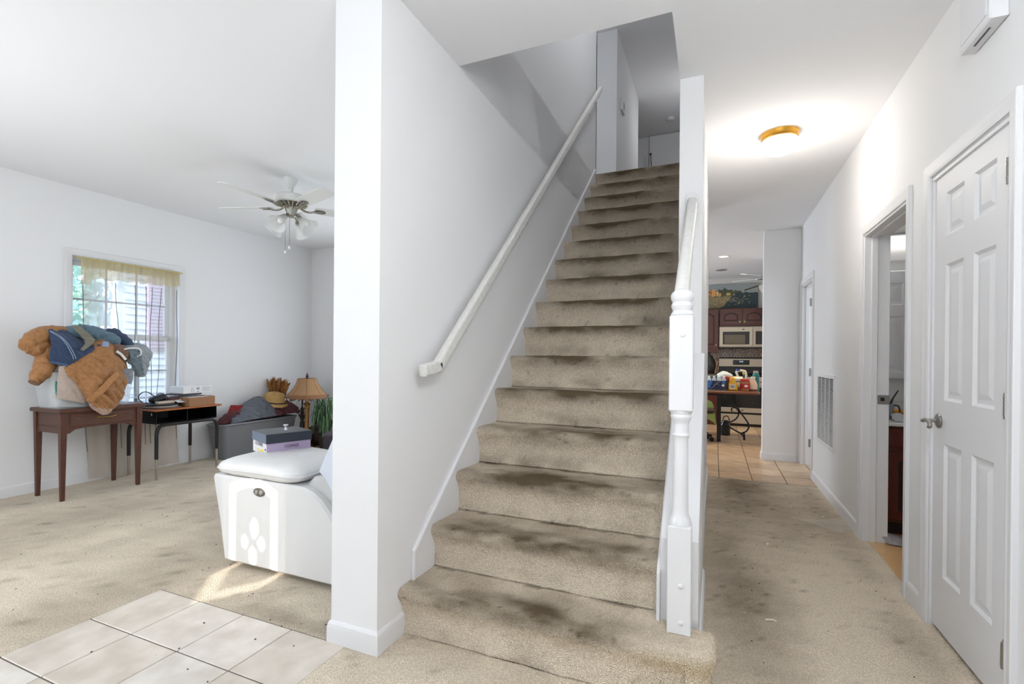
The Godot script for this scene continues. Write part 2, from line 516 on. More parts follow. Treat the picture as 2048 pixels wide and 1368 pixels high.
func make_stairs() -> void:
	var s := frame("staircase", "straight flight of stairs covered in stained beige carpet", "staircase")
	s.set_meta("kind", "thing")
	# outline of a step: out from the riser foot, up
	var prof := smooth([Vector2(0.004, 0.0), Vector2(0.0037, 0.007), Vector2(0.002, 0.03), Vector2(0.001, 0.085), Vector2(0.007, 0.115), Vector2(0.020, 0.143), Vector2(0.032, 0.163), Vector2(0.0365, 0.180), Vector2(0.032, 0.194), Vector2(0.018, 0.203), Vector2(-0.004, 0.2055), Vector2(-0.05, 0.2045), Vector2(-0.14, 0.2015), Vector2(-0.225, 0.2022), Vector2(-RUN + 0.004, 0.203)], 3)
	for n in 16:
		var z0 := -1.771 - RUN * n
		var y0 := RISE * n
		var g := Geo.new()
		g.col = stair_dirt_shade
		g.uvf = func(p): return Vector2(p.x, p.z - p.y) * 1.75
		var x1 := -0.188 if n else -0.085
		var sag := noise(1.3, 2, 40 + n)
		var last := prof.size() - 1
		g.grid(int((x1 + 1.256) / 0.016), last, func(u, w):
			var p: Vector2 = prof[int(round(w * last))]
			var x := lerpf(-1.256, x1, u)
			var wob := 0.004 * sag.get_noise_2d(x * 3.0, p.y * 5.0)
			return Vector3(x, y0 + p.y + wob * 0.5, z0 + p.x + wob))
		if n == 0:
			# the rounded end that runs past the newel
			var tip := []
			for k in 5: tip.append([Vector2(lerpf(-0.085, -0.055, k / 4.0), -1.771), Vector2(0, 1)])
			for k in 9: tip.append([Vector2(-0.055 + 0.035 * sin(k * PI / 16), -1.806 + 0.035 * cos(k * PI / 16)), Vector2(sin(k * PI / 16), cos(k * PI / 16))])
			for k in 6: tip.append([Vector2(-0.02, lerpf(-1.81, -1.925, k / 5.0)), Vector2(1, 0)])
			var hang := smooth([Vector2(-0.03, 0.074), Vector2(0.004, 0.072), Vector2(0.014, 0.082), Vector2(0.018, 0.12), Vector2(0.028, 0.152), Vector2(0.035, 0.176), Vector2(0.029, 0.196), Vector2(0.012, 0.2035), Vector2(0.0, 0.2035)], 3)
			g.grid(tip.size() - 1, hang.size() - 1, func(u, w):
				var b: Array = tip[int(round(u * (tip.size() - 1)))]
				var p: Vector2 = hang[int(round(w * (hang.size() - 1)))]
				return Vector3(b[0].x + b[1].x * p.x, p.y, b[0].y + b[1].y * p.x))
			var top := PackedVector2Array([Vector2(-0.085, 1.93), Vector2(-0.085, 1.771)])
			for k in range(5, tip.size()): top.append(Vector2(tip[k][0].x, -tip[k][0].y))
			g.prism(top, 0.2, 0.2035, flat_y(0))
			g.box(Vector3(-0.045, 0.14, -1.922), Vector3(0.09, 0.125, 0.008))
		build("step", g.mesh(50), carpet, s)
	# boards along both sides, following the slope
	var skirt := func(x: float, th: float, z0: float, ya: float, z1: float) -> Geo:
		var up := 0.855
		var yb := ya + (z0 - z1) * up
		var poly := PackedVector2Array([Vector2(z0, RISE * 0.8), Vector2(z0, ya), Vector2(z1, yb), Vector2(z1, yb - 0.62), Vector2(z0 - 0.55, RISE * 0.8)])
		var g := Geo.new().prism(poly, -th / 2, th / 2, face_x(x), 0.002)
		return g
	var left: Geo = skirt.call(-1.249, 0.014, -1.84, 0.328, -5.31)
	build("skirt_board", left.mesh(30), trim_m, s)
	var cap := Geo.new().tube([Vector3(-1.248, 0.205, -1.838), Vector3(-1.248, 0.33, -1.838), Vector3(-1.248, 0.33 + 3.47 * 0.855, -5.308)], 0.011, 8)
	build("skirt_cap", cap.mesh(), trim_m, s)
	build("skirt_board", skirt.call(-0.194, 0.013, -1.935, 0.385, -2.80).mesh(30), trim_m, s)
	# low wall that carries the open side, sloping up to the full wall
	var k := Geo.new().prism(PackedVector2Array([Vector2(-1.95, 0.0), Vector2(-1.95, 0.52), Vector2(-2.795, 1.242), Vector2(-2.795, 0.0)]), -0.069, 0.069, face_x(-0.119), 0.003)
	k.box(Vector3(-0.068, 0.043, -1.86), Vector3(0.035, 0.086, 0.20), 0.003)
	struct("wall_stair_side", k.mesh(30), trim_m, "low sloping white wall closing the open side of the stairs behind the newel", "wall")

const FACE_PROF := [[0.0, 0.0], [0.0, 0.009], [0.012, 0.013], [0.020, 0.011], [0.032, 0.013], [0.044, 0.017], [0.055, 0.017], [0.058, 0.014], [0.058, 0.0]]
func casing(label: String, path: Array, nrm: Vector3, closed := false) -> MeshInstance3D:
	return struct("trim", Geo.new().sweep(path, FACE_PROF, nrm, closed).mesh(25), trim_m, label, "trim")
func skirting(called: String, label: String, path: Array, h := 0.092) -> MeshInstance3D:
	# path runs along the foot of the wall with the room on its left hand... out = room side
	var g := Geo.new()
	var prof := [[0.0, 0.0], [0.013, 0.0], [0.013, h - 0.028], [0.010, h - 0.02], [0.010, h - 0.013], [0.004, h - 0.002], [0.0, h]]
	g.sweep(path, prof, Vector3.UP)
	return struct(called, g.mesh(25), trim_m, label, "baseboard")

func make_walls() -> void:
	var H := CEIL
	var b := func(g: Geo, x0: float, y0: float, z0: float, x1: float, y1: float, z1: float) -> void:
		g.box(Vector3((x0 + x1) / 2, (y0 + y1) / 2, (z0 + z1) / 2), Vector3(absf(x1 - x0), absf(y1 - y0), absf(z1 - z0)))
	# window wall of the living room
	var g := Geo.new()
	b.call(g, -5.64, 0, -5.5, -5.44, H, -3.47)
	b.call(g, -5.64, 0, -2.51, -5.44, H, -0.35)
	b.call(g, -5.64, 0, 1.40, -5.44, H, 1.65)
	b.call(g, -5.64, 0, -0.35, -5.44, 0.6, 1.40)
	b.call(g, -5.64, 2.1, -0.35, -5.44, H, 1.40)
	b.call(g, -5.64, 0, -3.47, -5.44, 0.62, -2.51)
	b.call(g, -5.64, 2.11, -3.47, -5.44, H, -2.51)
	struct("wall_left", g.mesh(0), white, "white living room wall with the curtained window", "wall")
	g = Geo.new()
	b.call(g, -5.64, 0, -5.50, -4.2, H, -5.36)
	b.call(g, -2.4, 0, -5.50, -0.19, H, -5.36)
	b.call(g, -4.2, 0, -5.50, -2.4, 0.6, -5.36)
	b.call(g, -4.2, 2.1, -5.50, -2.4, H, -5.36)
	struct("wall_back", g.mesh(0), white, "white far wall of the living room behind the lamp", "wall")
	g = Geo.new()
	b.call(g, -1.495, 0, -5.36, -1.256, TOP, -1.595)
	struct("wall_stair_left", g.mesh(0), white, "white wall with the handrail on the closed side of the stairs", "wall")
	g = Geo.new()
	b.call(g, -0.188, 0, -5.36, -0.068, H, -2.79)
	struct("wall_stair_right", g.mesh(0), white, "white wall end between the stairs and the passage", "wall")
	# passage wall with closet, bathroom and far doorways
	g = Geo.new()
	var x0 := 0.92
	var x1 := 1.06
	for s in [[1.65, -2.155], [-2.81, -3.11], [-3.91, -5.72], [-6.42, -10.3]]: b.call(g, x0, 0, s[1], x1, H, s[0])
	for s in [[-2.155, -2.81, 2.055], [-3.11, -3.91, 2.05], [-5.72, -6.42, 2.05]]: b.call(g, x0, s[2], s[1], x1, H, s[0])
	struct("wall_right", g.mesh(0), white, "white passage wall with the closet and bathroom doorways", "wall")
	g = Geo.new()
	b.call(g, 0.533, 0, -6.63, 0.92, H, -6.5)
	struct("wall_passage_end", g.mesh(0), white, "short white wall at the end of the passage beside the kitchen opening", "wall")
	g = Geo.new()
	b.call(g, -3.3, 0, -10.3, 2.7, H, -10.15)
	struct("wall_kitchen_back", g.mesh(0), M(Color(0.80, 0.79, 0.77), 0.8), "kitchen wall behind the range and cabinets", "wall")
	g = Geo.new()
	b.call(g, -3.4, 0, -10.3, -3.25, 0.9, -5.5)
	b.call(g, -3.4, 2.1, -10.3, -3.25, H, -5.5)
	b.call(g, -3.4, 0.9, -10.3, -3.25, 2.1, -8.6)
	b.call(g, -3.4, 0.9, -7.0, -3.25, 2.1, -5.5)
	struct("wall_kitchen_left", g.mesh(0), white, "kitchen wall with a window out of view", "wall")
	# front wall behind the camera
	g = Geo.new()
	for s in [[-5.64, -5.05], [-2.95, -2.46], [-1.54, -0.95], [0.75, 2.7]]: b.call(g, s[0], 0, 1.5, s[1], H, 1.65)
	for s in [[-5.05, -2.95, 0.45, 2.25], [-0.95, 0.75, 0.45, 2.25]]:
		b.call(g, s[0], 0, 1.5, s[1], s[2], 1.65)
		b.call(g, s[0], s[3], 1.5, s[1], H, 1.65)
	b.call(g, -2.46, 2.06, 1.5, -1.54, H, 1.65)
	struct("wall_front", g.mesh(0), white, "front wall of the house with the entry door and two windows", "wall")
	g = Geo.new()
	b.call(g, 2.6, 0, -10.3, 2.75, H, 1.65)
	b.call(g, 1.06, 0, -3.0, 2.6, H, -2.9)
	b.call(g, 1.06, 0, -4.74, 2.6, H, -4.62)
	b.call(g, 1.06, 0, -6.63, 2.6, H, -6.5)
	struct("wall_outer", g.mesh(0), white, "outer wall and partitions of the rooms off the passage", "wall")
	# ceiling with the stair opening in it
	g = Geo.new()
	b.call(g, -5.64, H, -10.3, -1.256, UP - 0.03, 1.65)
	b.call(g, -0.187, H, -10.3, 2.75, UP - 0.03, 1.65)
	b.call(g, -1.256, H, -2.228, -0.187, UP - 0.03, 1.65)
	b.call(g, -1.256, H, -10.3, -0.187, UP - 0.03, -5.36)
	struct("ceiling", g.mesh(0), ceil_m, "white ceiling with the stair opening cut in it", "ceiling")
	# upstairs
	g = Geo.new()
	b.call(g, -3.2, TOP, -10.3, 0.6, TOP + 0.1, -1.5)
	struct("ceiling", g.mesh(0), ceil_m, "grey upstairs ceiling over the stairwell with a smoke alarm", "ceiling")
	g = Geo.new()
	b.call(g, -1.495, UP, -8.53, -1.256, TOP, -6.57)
	b.call(g, -1.53, UP, -6.69, -1.495, TOP, -6.57)
	struct("wall_upper_left", g.mesh(0), white, "upstairs wall beyond the landing with a small wall box", "wall")
	g = Geo.new()
	b.call(g, -3.2, UP, -10.2, 0.6, TOP, -10.05)
	struct("wall_upper_back", g.mesh(0), white, "far upstairs wall seen over the top step", "wall")
	g = Geo.new()
	b.call(g, -0.187, UP - 0.03, -10.2, -0.06, TOP, -1.9)
	b.call(g, -1.256, UP - 0.03, -2.228, -0.187, TOP, -2.1)
	b.call(g, -3.3, UP, -10.2, -3.2, TOP, -5.2)
	b.call(g, -3.2, UP, -5.36, -1.495, TOP, -5.26)
	b.call(g, -3.2, UP, -6.66, -1.60, TOP, -6.57)
	struct("wall_upper_right", g.mesh(0), white, "enclosing walls of the stairwell and upstairs rooms", "wall")

func make_trim() -> void:
	# passage doorways: the moulding follows the opening, room side towards -x
	var L := Vector3(-1, 0, 0)
	casing("white moulded casing round the closet door", [Vector3(0.92, 0, -2.81), Vector3(0.92, 2.06, -2.81), Vector3(0.92, 2.06, -2.155), Vector3(0.92, 0, -2.155)], L)
	casing("white moulded casing round the bathroom doorway", [Vector3(0.92, 0, -3.91), Vector3(0.92, 2.05, -3.91), Vector3(0.92, 2.05, -3.11), Vector3(0.92, 0, -3.11)], L)
	casing("white moulded casing round the doorway nearest the kitchen", [Vector3(0.92, 0, -6.42), Vector3(0.92, 2.05, -6.42), Vector3(0.92, 2.05, -5.72), Vector3(0.92, 0, -5.72)], L)
	# jamb linings with stops
	for j in [[-3.11, -3.91, "bathroom doorway"], [-5.72, -6.42, "doorway nearest the kitchen"], [-2.155, -2.81, "closet doorway"]]:
		var g := Geo.new()
		g.box(Vector3(0.99, 1.02, j[0] - 0.008), Vector3(0.142, 2.05, 0.018), 0.002)
		g.box(Vector3(0.99, 1.02, j[1] + 0.008), Vector3(0.142, 2.05, 0.018), 0.002)
		g.box(Vector3(0.99, 2.045, (j[0] + j[1]) / 2), Vector3(0.142, 0.018, j[0] - j[1]), 0.002)
		if j[0] != -2.155:
			g.box(Vector3(0.975, 1.02, j[1] + 0.022), Vector3(0.035, 2.04, 0.012), 0.002)
			g.box(Vector3(0.975, 1.02, j[0] - 0.022), Vector3(0.035, 2.04, 0.012), 0.002)
			g.box(Vector3(0.975, 2.03, (j[0] + j[1]) / 2), Vector3(0.035, 0.012, j[0] - j[1]), 0.002)
		var o := struct("trim", g.mesh(0), trim_m, "white jamb lining of the " + j[2], "trim")
		if j[0] == -3.11:
			build("strike_plate", Geo.new().prism(round_rect(-0.032, -0.03, 0.032, 0.03, 0.006), 0, 0.003, Transform3D(Basis(), Vector3(1.03, 0.95, -3.891)), 0.0008).mesh(), nickel, o)
			build("strike_hole", Geo.new().box(Vector3(1.024, 0.952, -3.8875), Vector3(0.022, 0.022, 0.002)).mesh(0), M(Color(0.1, 0.09, 0.08), 0.8), o)
		if j[0] == -5.72:
			for y in [0.25, 1.06, 1.86]:
				var h := build("hinge", Geo.new().prism(round_rect(-0.03, -0.045, 0.03, 0.045, 0.006), 0, 0.003, Transform3D(Basis(), Vector3(1.0, y, -6.402)), 0.0008).mesh(), nickel, o)
				build("pin", Geo.new().tube([Vector3(1.035, y - 0.047, -6.395), Vector3(1.035, y + 0.047, -6.395)], 0.006).mesh(), nickel, h)
	# baseboards
	skirting("baseboard_left", "white baseboard along the window wall", [Vector3(-5.44, 0, -5.36), Vector3(-5.44, 0, 1.5)])
	skirting("baseboard_back", "white baseboard along the far living room wall", [Vector3(-1.495, 0, -5.36), Vector3(-5.44, 0, -5.36)])
	skirting("baseboard_stair_left", "white baseboard wrapping the free end of the stair wall", [Vector3(-1.256, 0, -1.772), Vector3(-1.256, 0, -1.595), Vector3(-1.495, 0, -1.595), Vector3(-1.495, 0, -5.36)])
	skirting("baseboard_stair_right", "white baseboard along the passage side of the stairs", [Vector3(-0.19, 0, -5.36), Vector3(-0.068, 0, -5.36), Vector3(-0.068, 0, -2.8)])
	skirting("baseboard_stair_right", "white baseboard at the foot of the low stair wall", [Vector3(-0.05, 0, -2.79), Vector3(-0.05, 0, -1.95)], 0.086)
	skirting("baseboard_right", "white baseboard between the bathroom and the far doorway", [Vector3(0.92, 0, -3.97), Vector3(0.92, 0, -5.66)])
	skirting("baseboard_right", "short white baseboard between the closet and bathroom doorways", [Vector3(0.92, 0, -2.868), Vector3(0.92, 0, -3.052)])
	skirting("baseboard_passage_end", "white baseboard on the short wall beside the kitchen opening", [Vector3(0.92, 0, -6.5), Vector3(0.533, 0, -6.5), Vector3(0.533, 0, -6.63)])
	# dark edge strip at the upstairs corner is an open door seen on edge
	var g := Geo.new().box(Vector3(-1.30, UP + 1.02, -10.03), Vector3(0.05, 2.04, 0.05), 0.004)
	g.box(Vector3(-0.72, UP + 1.2, -10.02), Vector3(1.06, 2.4, 0.05), 0.004)
	struct("trim", g.mesh(0), white, "boxed out panel on the far upstairs wall", "trim")

func door_leaf(w: float, h: float, cols: Array, rows: Array, t := 0.035) -> Array:
	# front face at z = 0, hinge side at x = w; returns [leaf, panels]
	var g := Geo.new()
	var xs := [0.0]
	for c in cols: xs += [c[0], c[1]]
	xs.append(w)
	var ys := [0.0]
	for r in rows: ys += [r[0], r[1]]
	ys.append(h)
	for i in xs.size() - 1:
		for j in ys.size() - 1:
			if i % 2 == 1 and j % 2 == 1: continue
			g.q(Vector3(xs[i], ys[j], 0), Vector3(xs[i + 1], ys[j], 0), Vector3(xs[i + 1], ys[j + 1], 0), Vector3(xs[i], ys[j + 1], 0))
	var bk := -t
	g.q(Vector3(0, 0, bk), Vector3(0, 0, 0), Vector3(0, h, 0), Vector3(0, h, bk))
	g.q(Vector3(w, 0, 0), Vector3(w, 0, bk), Vector3(w, h, bk), Vector3(w, h, 0))
	g.q(Vector3(0, h, 0), Vector3(w, h, 0), Vector3(w, h, bk), Vector3(0, h, bk))
	g.q(Vector3(0, 0, bk), Vector3(w, 0, bk), Vector3(w, 0, 0), Vector3(0, 0, 0))
	g.q(Vector3(w, 0, bk), Vector3(0, 0, bk), Vector3(0, h, bk), Vector3(w, h, bk))
	var panels := []
	for c in cols:
		for r in rows:
			var p := Geo.new()
			var rings := [[0.0, 0.0], [0.005, -0.004], [0.012, -0.010], [0.022, -0.011], [0.030, -0.009], [0.046, -0.0025], [0.052, -0.0025]]
			for k in rings.size() - 1:
				var a: float = rings[k][0]
				var za: float = rings[k][1]
				var b: float = rings[k + 1][0]
				var zb: float = rings[k + 1][1]
				var A := [Vector3(c[0] + a, r[0] + a, za), Vector3(c[1] - a, r[0] + a, za), Vector3(c[1] - a, r[1] - a, za), Vector3(c[0] + a, r[1] - a, za)]
				var B := [Vector3(c[0] + b, r[0] + b, zb), Vector3(c[1] - b, r[0] + b, zb), Vector3(c[1] - b, r[1] - b, zb), Vector3(c[0] + b, r[1] - b, zb)]
				for e in 4: p.q(A[e], A[(e + 1) % 4], B[(e + 1) % 4], B[e])
				if k == rings.size() - 2: p.q(B[0], B[1], B[2], B[3])
			panels.append(p.mesh(25))
	return [g.mesh(0), panels]

func make_doors() -> void:
	# closet door, six raised panels, looking towards -x; outline x runs from the latch side (z -2.795) to the hinges
	var d := frame("door_1", "closed white six-panel closet door with a brushed lever handle", "door")
	var leaf := door_leaf(0.630, 2.03, [[0.118, 0.284], [0.366, 0.530]], [[0.245, 0.832], [1.022, 1.618], [1.742, 1.93]])
	var turn := Vector3(0, -PI / 2, 0)
	var body := build("door_leaf", leaf[0], trim_m, d, Vector3(0.928, 0.018, -2.800), turn)
	for p in leaf[1]: build("door_panel", p, trim_m, body)
	for y in [0.21, 1.062, 1.865]:
		var h := build("hinge", Geo.new().tube([Vector3(0.917, y - 0.045, -2.168), Vector3(0.917, y + 0.045, -2.168)], 0.0075, 10).mesh(), nickel, d)
		var k := Geo.new()
		for q in [-0.027, -0.009, 0.009, 0.027]: k.tube([Vector3(0.917, y + q - 0.0078, -2.168), Vector3(0.917, y + q + 0.0078, -2.168)], 0.0084, 10)
		k.box(Vector3(0.9265, y, -2.182), Vector3(0.004, 0.088, 0.026))
		build("knuckle", k.mesh(), nickel, h)
	var roset := Transform3D(Basis(Vector3(0, 0, 1), PI / 2), Vector3(0.928, 0.945, -2.728))
	build("rosette", Geo.new().lathe([[0.0, 0.0], [0.032, 0.0], [0.033, 0.004], [0.030, 0.009], [0.02, 0.013], [0.0, 0.014]], 24, roset).mesh(), nickel, d)
	var lev := smooth([Vector3(0.918, 0.945, -2.728), Vector3(0.885, 0.945, -2.728), Vector3(0.866, 0.944, -2.722), Vector3(0.862, 0.946, -2.700), Vector3(0.864, 0.953, -2.675), Vector3(0.865, 0.945, -2.648), Vector3(0.863, 0.932, -2.632), Vector3(0.864, 0.925, -2.645)], 5)
	build("lever_handle", Geo.new().tube(lev, 0.0085, 8).mesh(), nickel, d)
	build("latch_face", Geo.new().box(Vector3(0.926, 0.945, -2.801), Vector3(0.006, 0.05, 0.004)).mesh(0), nickel, d)
	# entry door behind the camera: its leaded glass throws the pattern on the recliner
	var e := frame("door_2", "white entry door with a patterned frosted glass light", "door")
	var g := Geo.new()
	var cx := -2.0
	g.box(Vector3(-2.355, 1.03, 1.53), Vector3(0.21, 2.06, 0.045)); g.box(Vector3(-1.645, 1.03, 1.53), Vector3(0.21, 2.06, 0.045))
	g.box(Vector3(cx, 0.45, 1.53), Vector3(0.5, 0.9, 0.045)); g.box(Vector3(cx, 1.96, 1.53), Vector3(0.5, 0.20, 0.045))
	build("door_leaf", g.mesh(0), trim_m, e)
	var pat := func(x: float, y: float) -> bool:
		var u := x - cx
		var v := y - 1.355
		for p in [[0.012, 0.084, 0.029, 0.058], [0.0, -0.078, 0.029, 0.058], [-0.062, -0.004, 0.024, 0.036], [0.068, 0.002, 0.024, 0.036]]:
			var a: float = absf(u - p[0]) / p[2]
			var c: float = absf(v - p[1]) / p[3]
			if a < 1.0 - c * c and c < 1.0: return true
		var side := 0.185
		var edge := 0.040
		var top := 0.36 - 0.35 * maxf(0.0, absf(u) - 0.02)
		var bot := -0.29 + 0.45 * absf(u)
		if v > top or v < bot: return false
		var ang := absf(u) + 0.0 
		return (ang > side - edge and ang < side) or (v > top - 0.045 and absf(u) > 0.012 and ang < side) or (v < bot + 0.045 and ang < side)
	var pane := Geo.new()
	for i in 60:
		for j in 110:
			var x := cx - 0.25 + (i + 0.5) * 0.5 / 60
			var y := 0.9 + (j + 0.5) * 0.96 / 110
			if not pat.call(x, y): pane.q(Vector3(x - 0.00417, y - 0.00437, 1.53), Vector3(x + 0.00417, y - 0.00437, 1.53), Vector3(x + 0.00417, y + 0.00437, 1.53), Vector3(x - 0.00417, y + 0.00437, 1.53))
	var fro := StandardMaterial3D.new()
	fro.albedo_color = Color(0.95, 0.96, 0.97, 0.94)
	fro.transparency = BaseMaterial3D.TRANSPARENCY_ALPHA
	fro.roughness = 0.7
	fro.backlight_enabled = true
	fro.backlight = Color(0.5, 0.5, 0.5)
	build("frosted_pane", pane.mesh(0), fro, e)

func make_window() -> void:
	casing("white moulded casing framing the curtained living room window", [Vector3(-5.44, 2.11, -2.51), Vector3(-5.44, 2.11, -3.47), Vector3(-5.44, 0.62, -3.47), Vector3(-5.44, 0.62, -2.51)], Vector3(1, 0, 0), true)
	var w := frame("window_1", "double-hung window with grey glazing bars behind a sheer curtain", "window")
	var vinyl := M(Color(0.86, 0.86, 0.87), 0.4)
	var g := Geo.new()
	for z in [-2.525, -3.455]: g.box(Vector3(-5.555, 1.365, z), Vector3(0.07, 1.49, 0.03), 0.003)
	for y in [0.635, 2.095]: g.box(Vector3(-5.555, y, -2.99), Vector3(0.07, 0.03, 0.93), 0.003)
	build("window_frame", g.mesh(0), vinyl, w)
	for s in [[0.65, 1.385, -5.545, "lower"], [1.365, 2.08, -5.585, "upper"]]:
		var y0: float = s[0]
		var y1: float = s[1]
		var x: float = s[2]
		var f := Geo.new()
		f.box(Vector3(x, (y0 + y1) / 2, -2.56), Vector3(0.03, y1 - y0, 0.04), 0.003); f.box(Vector3(x, (y0 + y1) / 2, -3.42), Vector3(0.03, y1 - y0, 0.04), 0.003)
		f.box(Vector3(x, y0 + 0.02, -2.99), Vector3(0.03, 0.045, 0.88), 0.003); f.box(Vector3(x, y1 - 0.02, -2.99), Vector3(0.03, 0.045, 0.88), 0.003)
		var sash := build("sash", f.mesh(0), vinyl, w)
		var bars := M(Color(0.62, 0.62, 0.65), 0.5)
		for k in [1, 2]: build("muntin", Geo.new().box(Vector3(x, (y0 + y1) / 2, -2.58 - 0.82 * k / 3.0), Vector3(0.014, y1 - y0 - 0.08, 0.018), 0.003).mesh(0), bars, sash)
		build("muntin", Geo.new().box(Vector3(x, (y0 + y1) / 2 + (0.01 if y0 < 1 else 0.0), -2.99), Vector3(0.013, 0.018, 0.83), 0.003).mesh(0), bars, sash)
		var gl := StandardMaterial3D.new()
		gl.albedo_color = Color(0.95, 0.98, 1.0, 0.06)
		gl.transparency = BaseMaterial3D.TRANSPARENCY_ALPHA
		gl.roughness = 0.02
		build("pane", Geo.new().box(Vector3(x - 0.004, (y0 + y1) / 2, -2.99), Vector3(0.003, y1 - y0 - 0.08, 0.83)).mesh(0), gl, sash)
	# windows out of the picture that light the rooms: far and second ones added for light, blinds added against the sun
	var n := 2
	for k in [[-4.0, 2.1, 1.35, 1.8, 1.56, 0.0], [-0.1, 1.7, 1.35, 1.8, 1.56, 0.0], [-7.8, 1.6, 1.5, 1.2, -3.32, 1.0], [-3.3, 1.8, 1.35, 1.55, -5.43, 0.0], [0.525, 1.8, 1.35, 1.55, -5.52, 1.0]]:
		var o := frame("window_%d" % n, ["front window of the living room with added closed white blinds", "front window behind the viewer with added closed white blinds", "kitchen window with added closed white blinds", "added unseen far living room window with closed white blinds", "added unseen second living room window with closed white blinds"][n - 2], "window")
		n += 1
		var sl := Geo.new().box(Vector3.ZERO, Vector3(k[1], 0.064, 0.003)).mesh(0)
		var c := Vector3(k[0], k[2], k[4]) if k[5] == 0.0 else Vector3(k[4], k[2], k[0])
		for q in int(k[3] / 0.05) + 1:
			build("added_slat", sl, trim_m, o, c + Vector3(0, -k[3] / 2 + q * 0.05, 0), Vector3(0.25, 0 if k[5] == 0.0 else PI / 2, 0))

func make_outside() -> void:
	# the neighbouring house: white lap siding with a mauve shutter
	var h := thing("house", "white sided neighbouring house with a mauve shutter seen through the sheer curtain", "house", Vector3(-9.2, 0, -6.72))
	var siding := M(Color(0.93, 0.93, 0.95), 0.6)
	build("wall", Geo.new().box(Vector3(-0.6, 2.2, 0.05), Vector3(1.0, 5.6, 3.5)).mesh(0), siding, h)
	for k in 44:
		var y := -0.5 + k * 0.125
		var g := Geo.new().prism(PackedVector2Array([Vector2(-0.1, y), Vector2(-0.075, y), Vector2(-0.1, y + 0.128)]), -1.8, 1.7)
		build("siding_board", g.mesh(0), siding, h)
	var sh := Geo.new().box(Vector3(-0.05, 2.0, 1.18), Vector3(0.04, 1.5, 0.36), 0.006)
	for k in 22: sh.box(Vector3(-0.025, 1.32 + k * 0.063, 1.18), Vector3(0.02, 0.04, 0.29), 0.006)
	build("shutter", sh.mesh(0), M(Color(0.72, 0.62, 0.68), 0.6), h)
	var lawn := Geo.new().box(Vector3(-14, -0.6, -4), Vector3(16, 0.2, 40))
	tag(build(numbered("lawn"), lawn.mesh(0), M(Color(0.42, 0.5, 0.3), 1.0), self), "grass strip outside the living room window", "lawn", "", "structure")
	# tree beyond
	var t := thing("tree", "leafy tree outside the living room window, left of the neighbouring house", "tree", Vector3(-10.1, -0.5, -4.25))
	build("trunk", Geo.new().tube([Vector3(0, 0, 0), Vector3(0.1, 1.2, 0.1), Vector3(0, 2.4, 0)], [0.16, 0.12, 0.09], 8).mesh(), M(Color(0.36, 0.3, 0.25), 1.0), t)
	var r := RandomNumberGenerator.new()
	r.seed = 9
	var lf := Geo.new()
	for i in 1500:
		var p := Vector3(r.randfn(0, 0.30), 2.5 + r.randfn(0, 0.95), clampf(r.randfn(-0.1, 0.42), -0.75, 1.3))
		var a := Vector3(r.randf() - 0.5, r.randf() - 0.5, r.randf() - 0.5).normalized() * 0.11
		var b := a.cross(Vector3(r.randf() - 0.5, r.randf() - 0.5, r.randf() - 0.5)).normalized() * 0.055
		lf.q(p - a, p + b, p + a, p - b)
	var lm := M(Color(0.70, 0.79, 0.78), 0.8).duplicate() as StandardMaterial3D
	lm.backlight_enabled = true
	lm.backlight = Color(0.5, 0.6, 0.4)
	var fo := build("foliage", lf.mesh(0), lm, t)
	fo.set_meta("kind", "stuff")

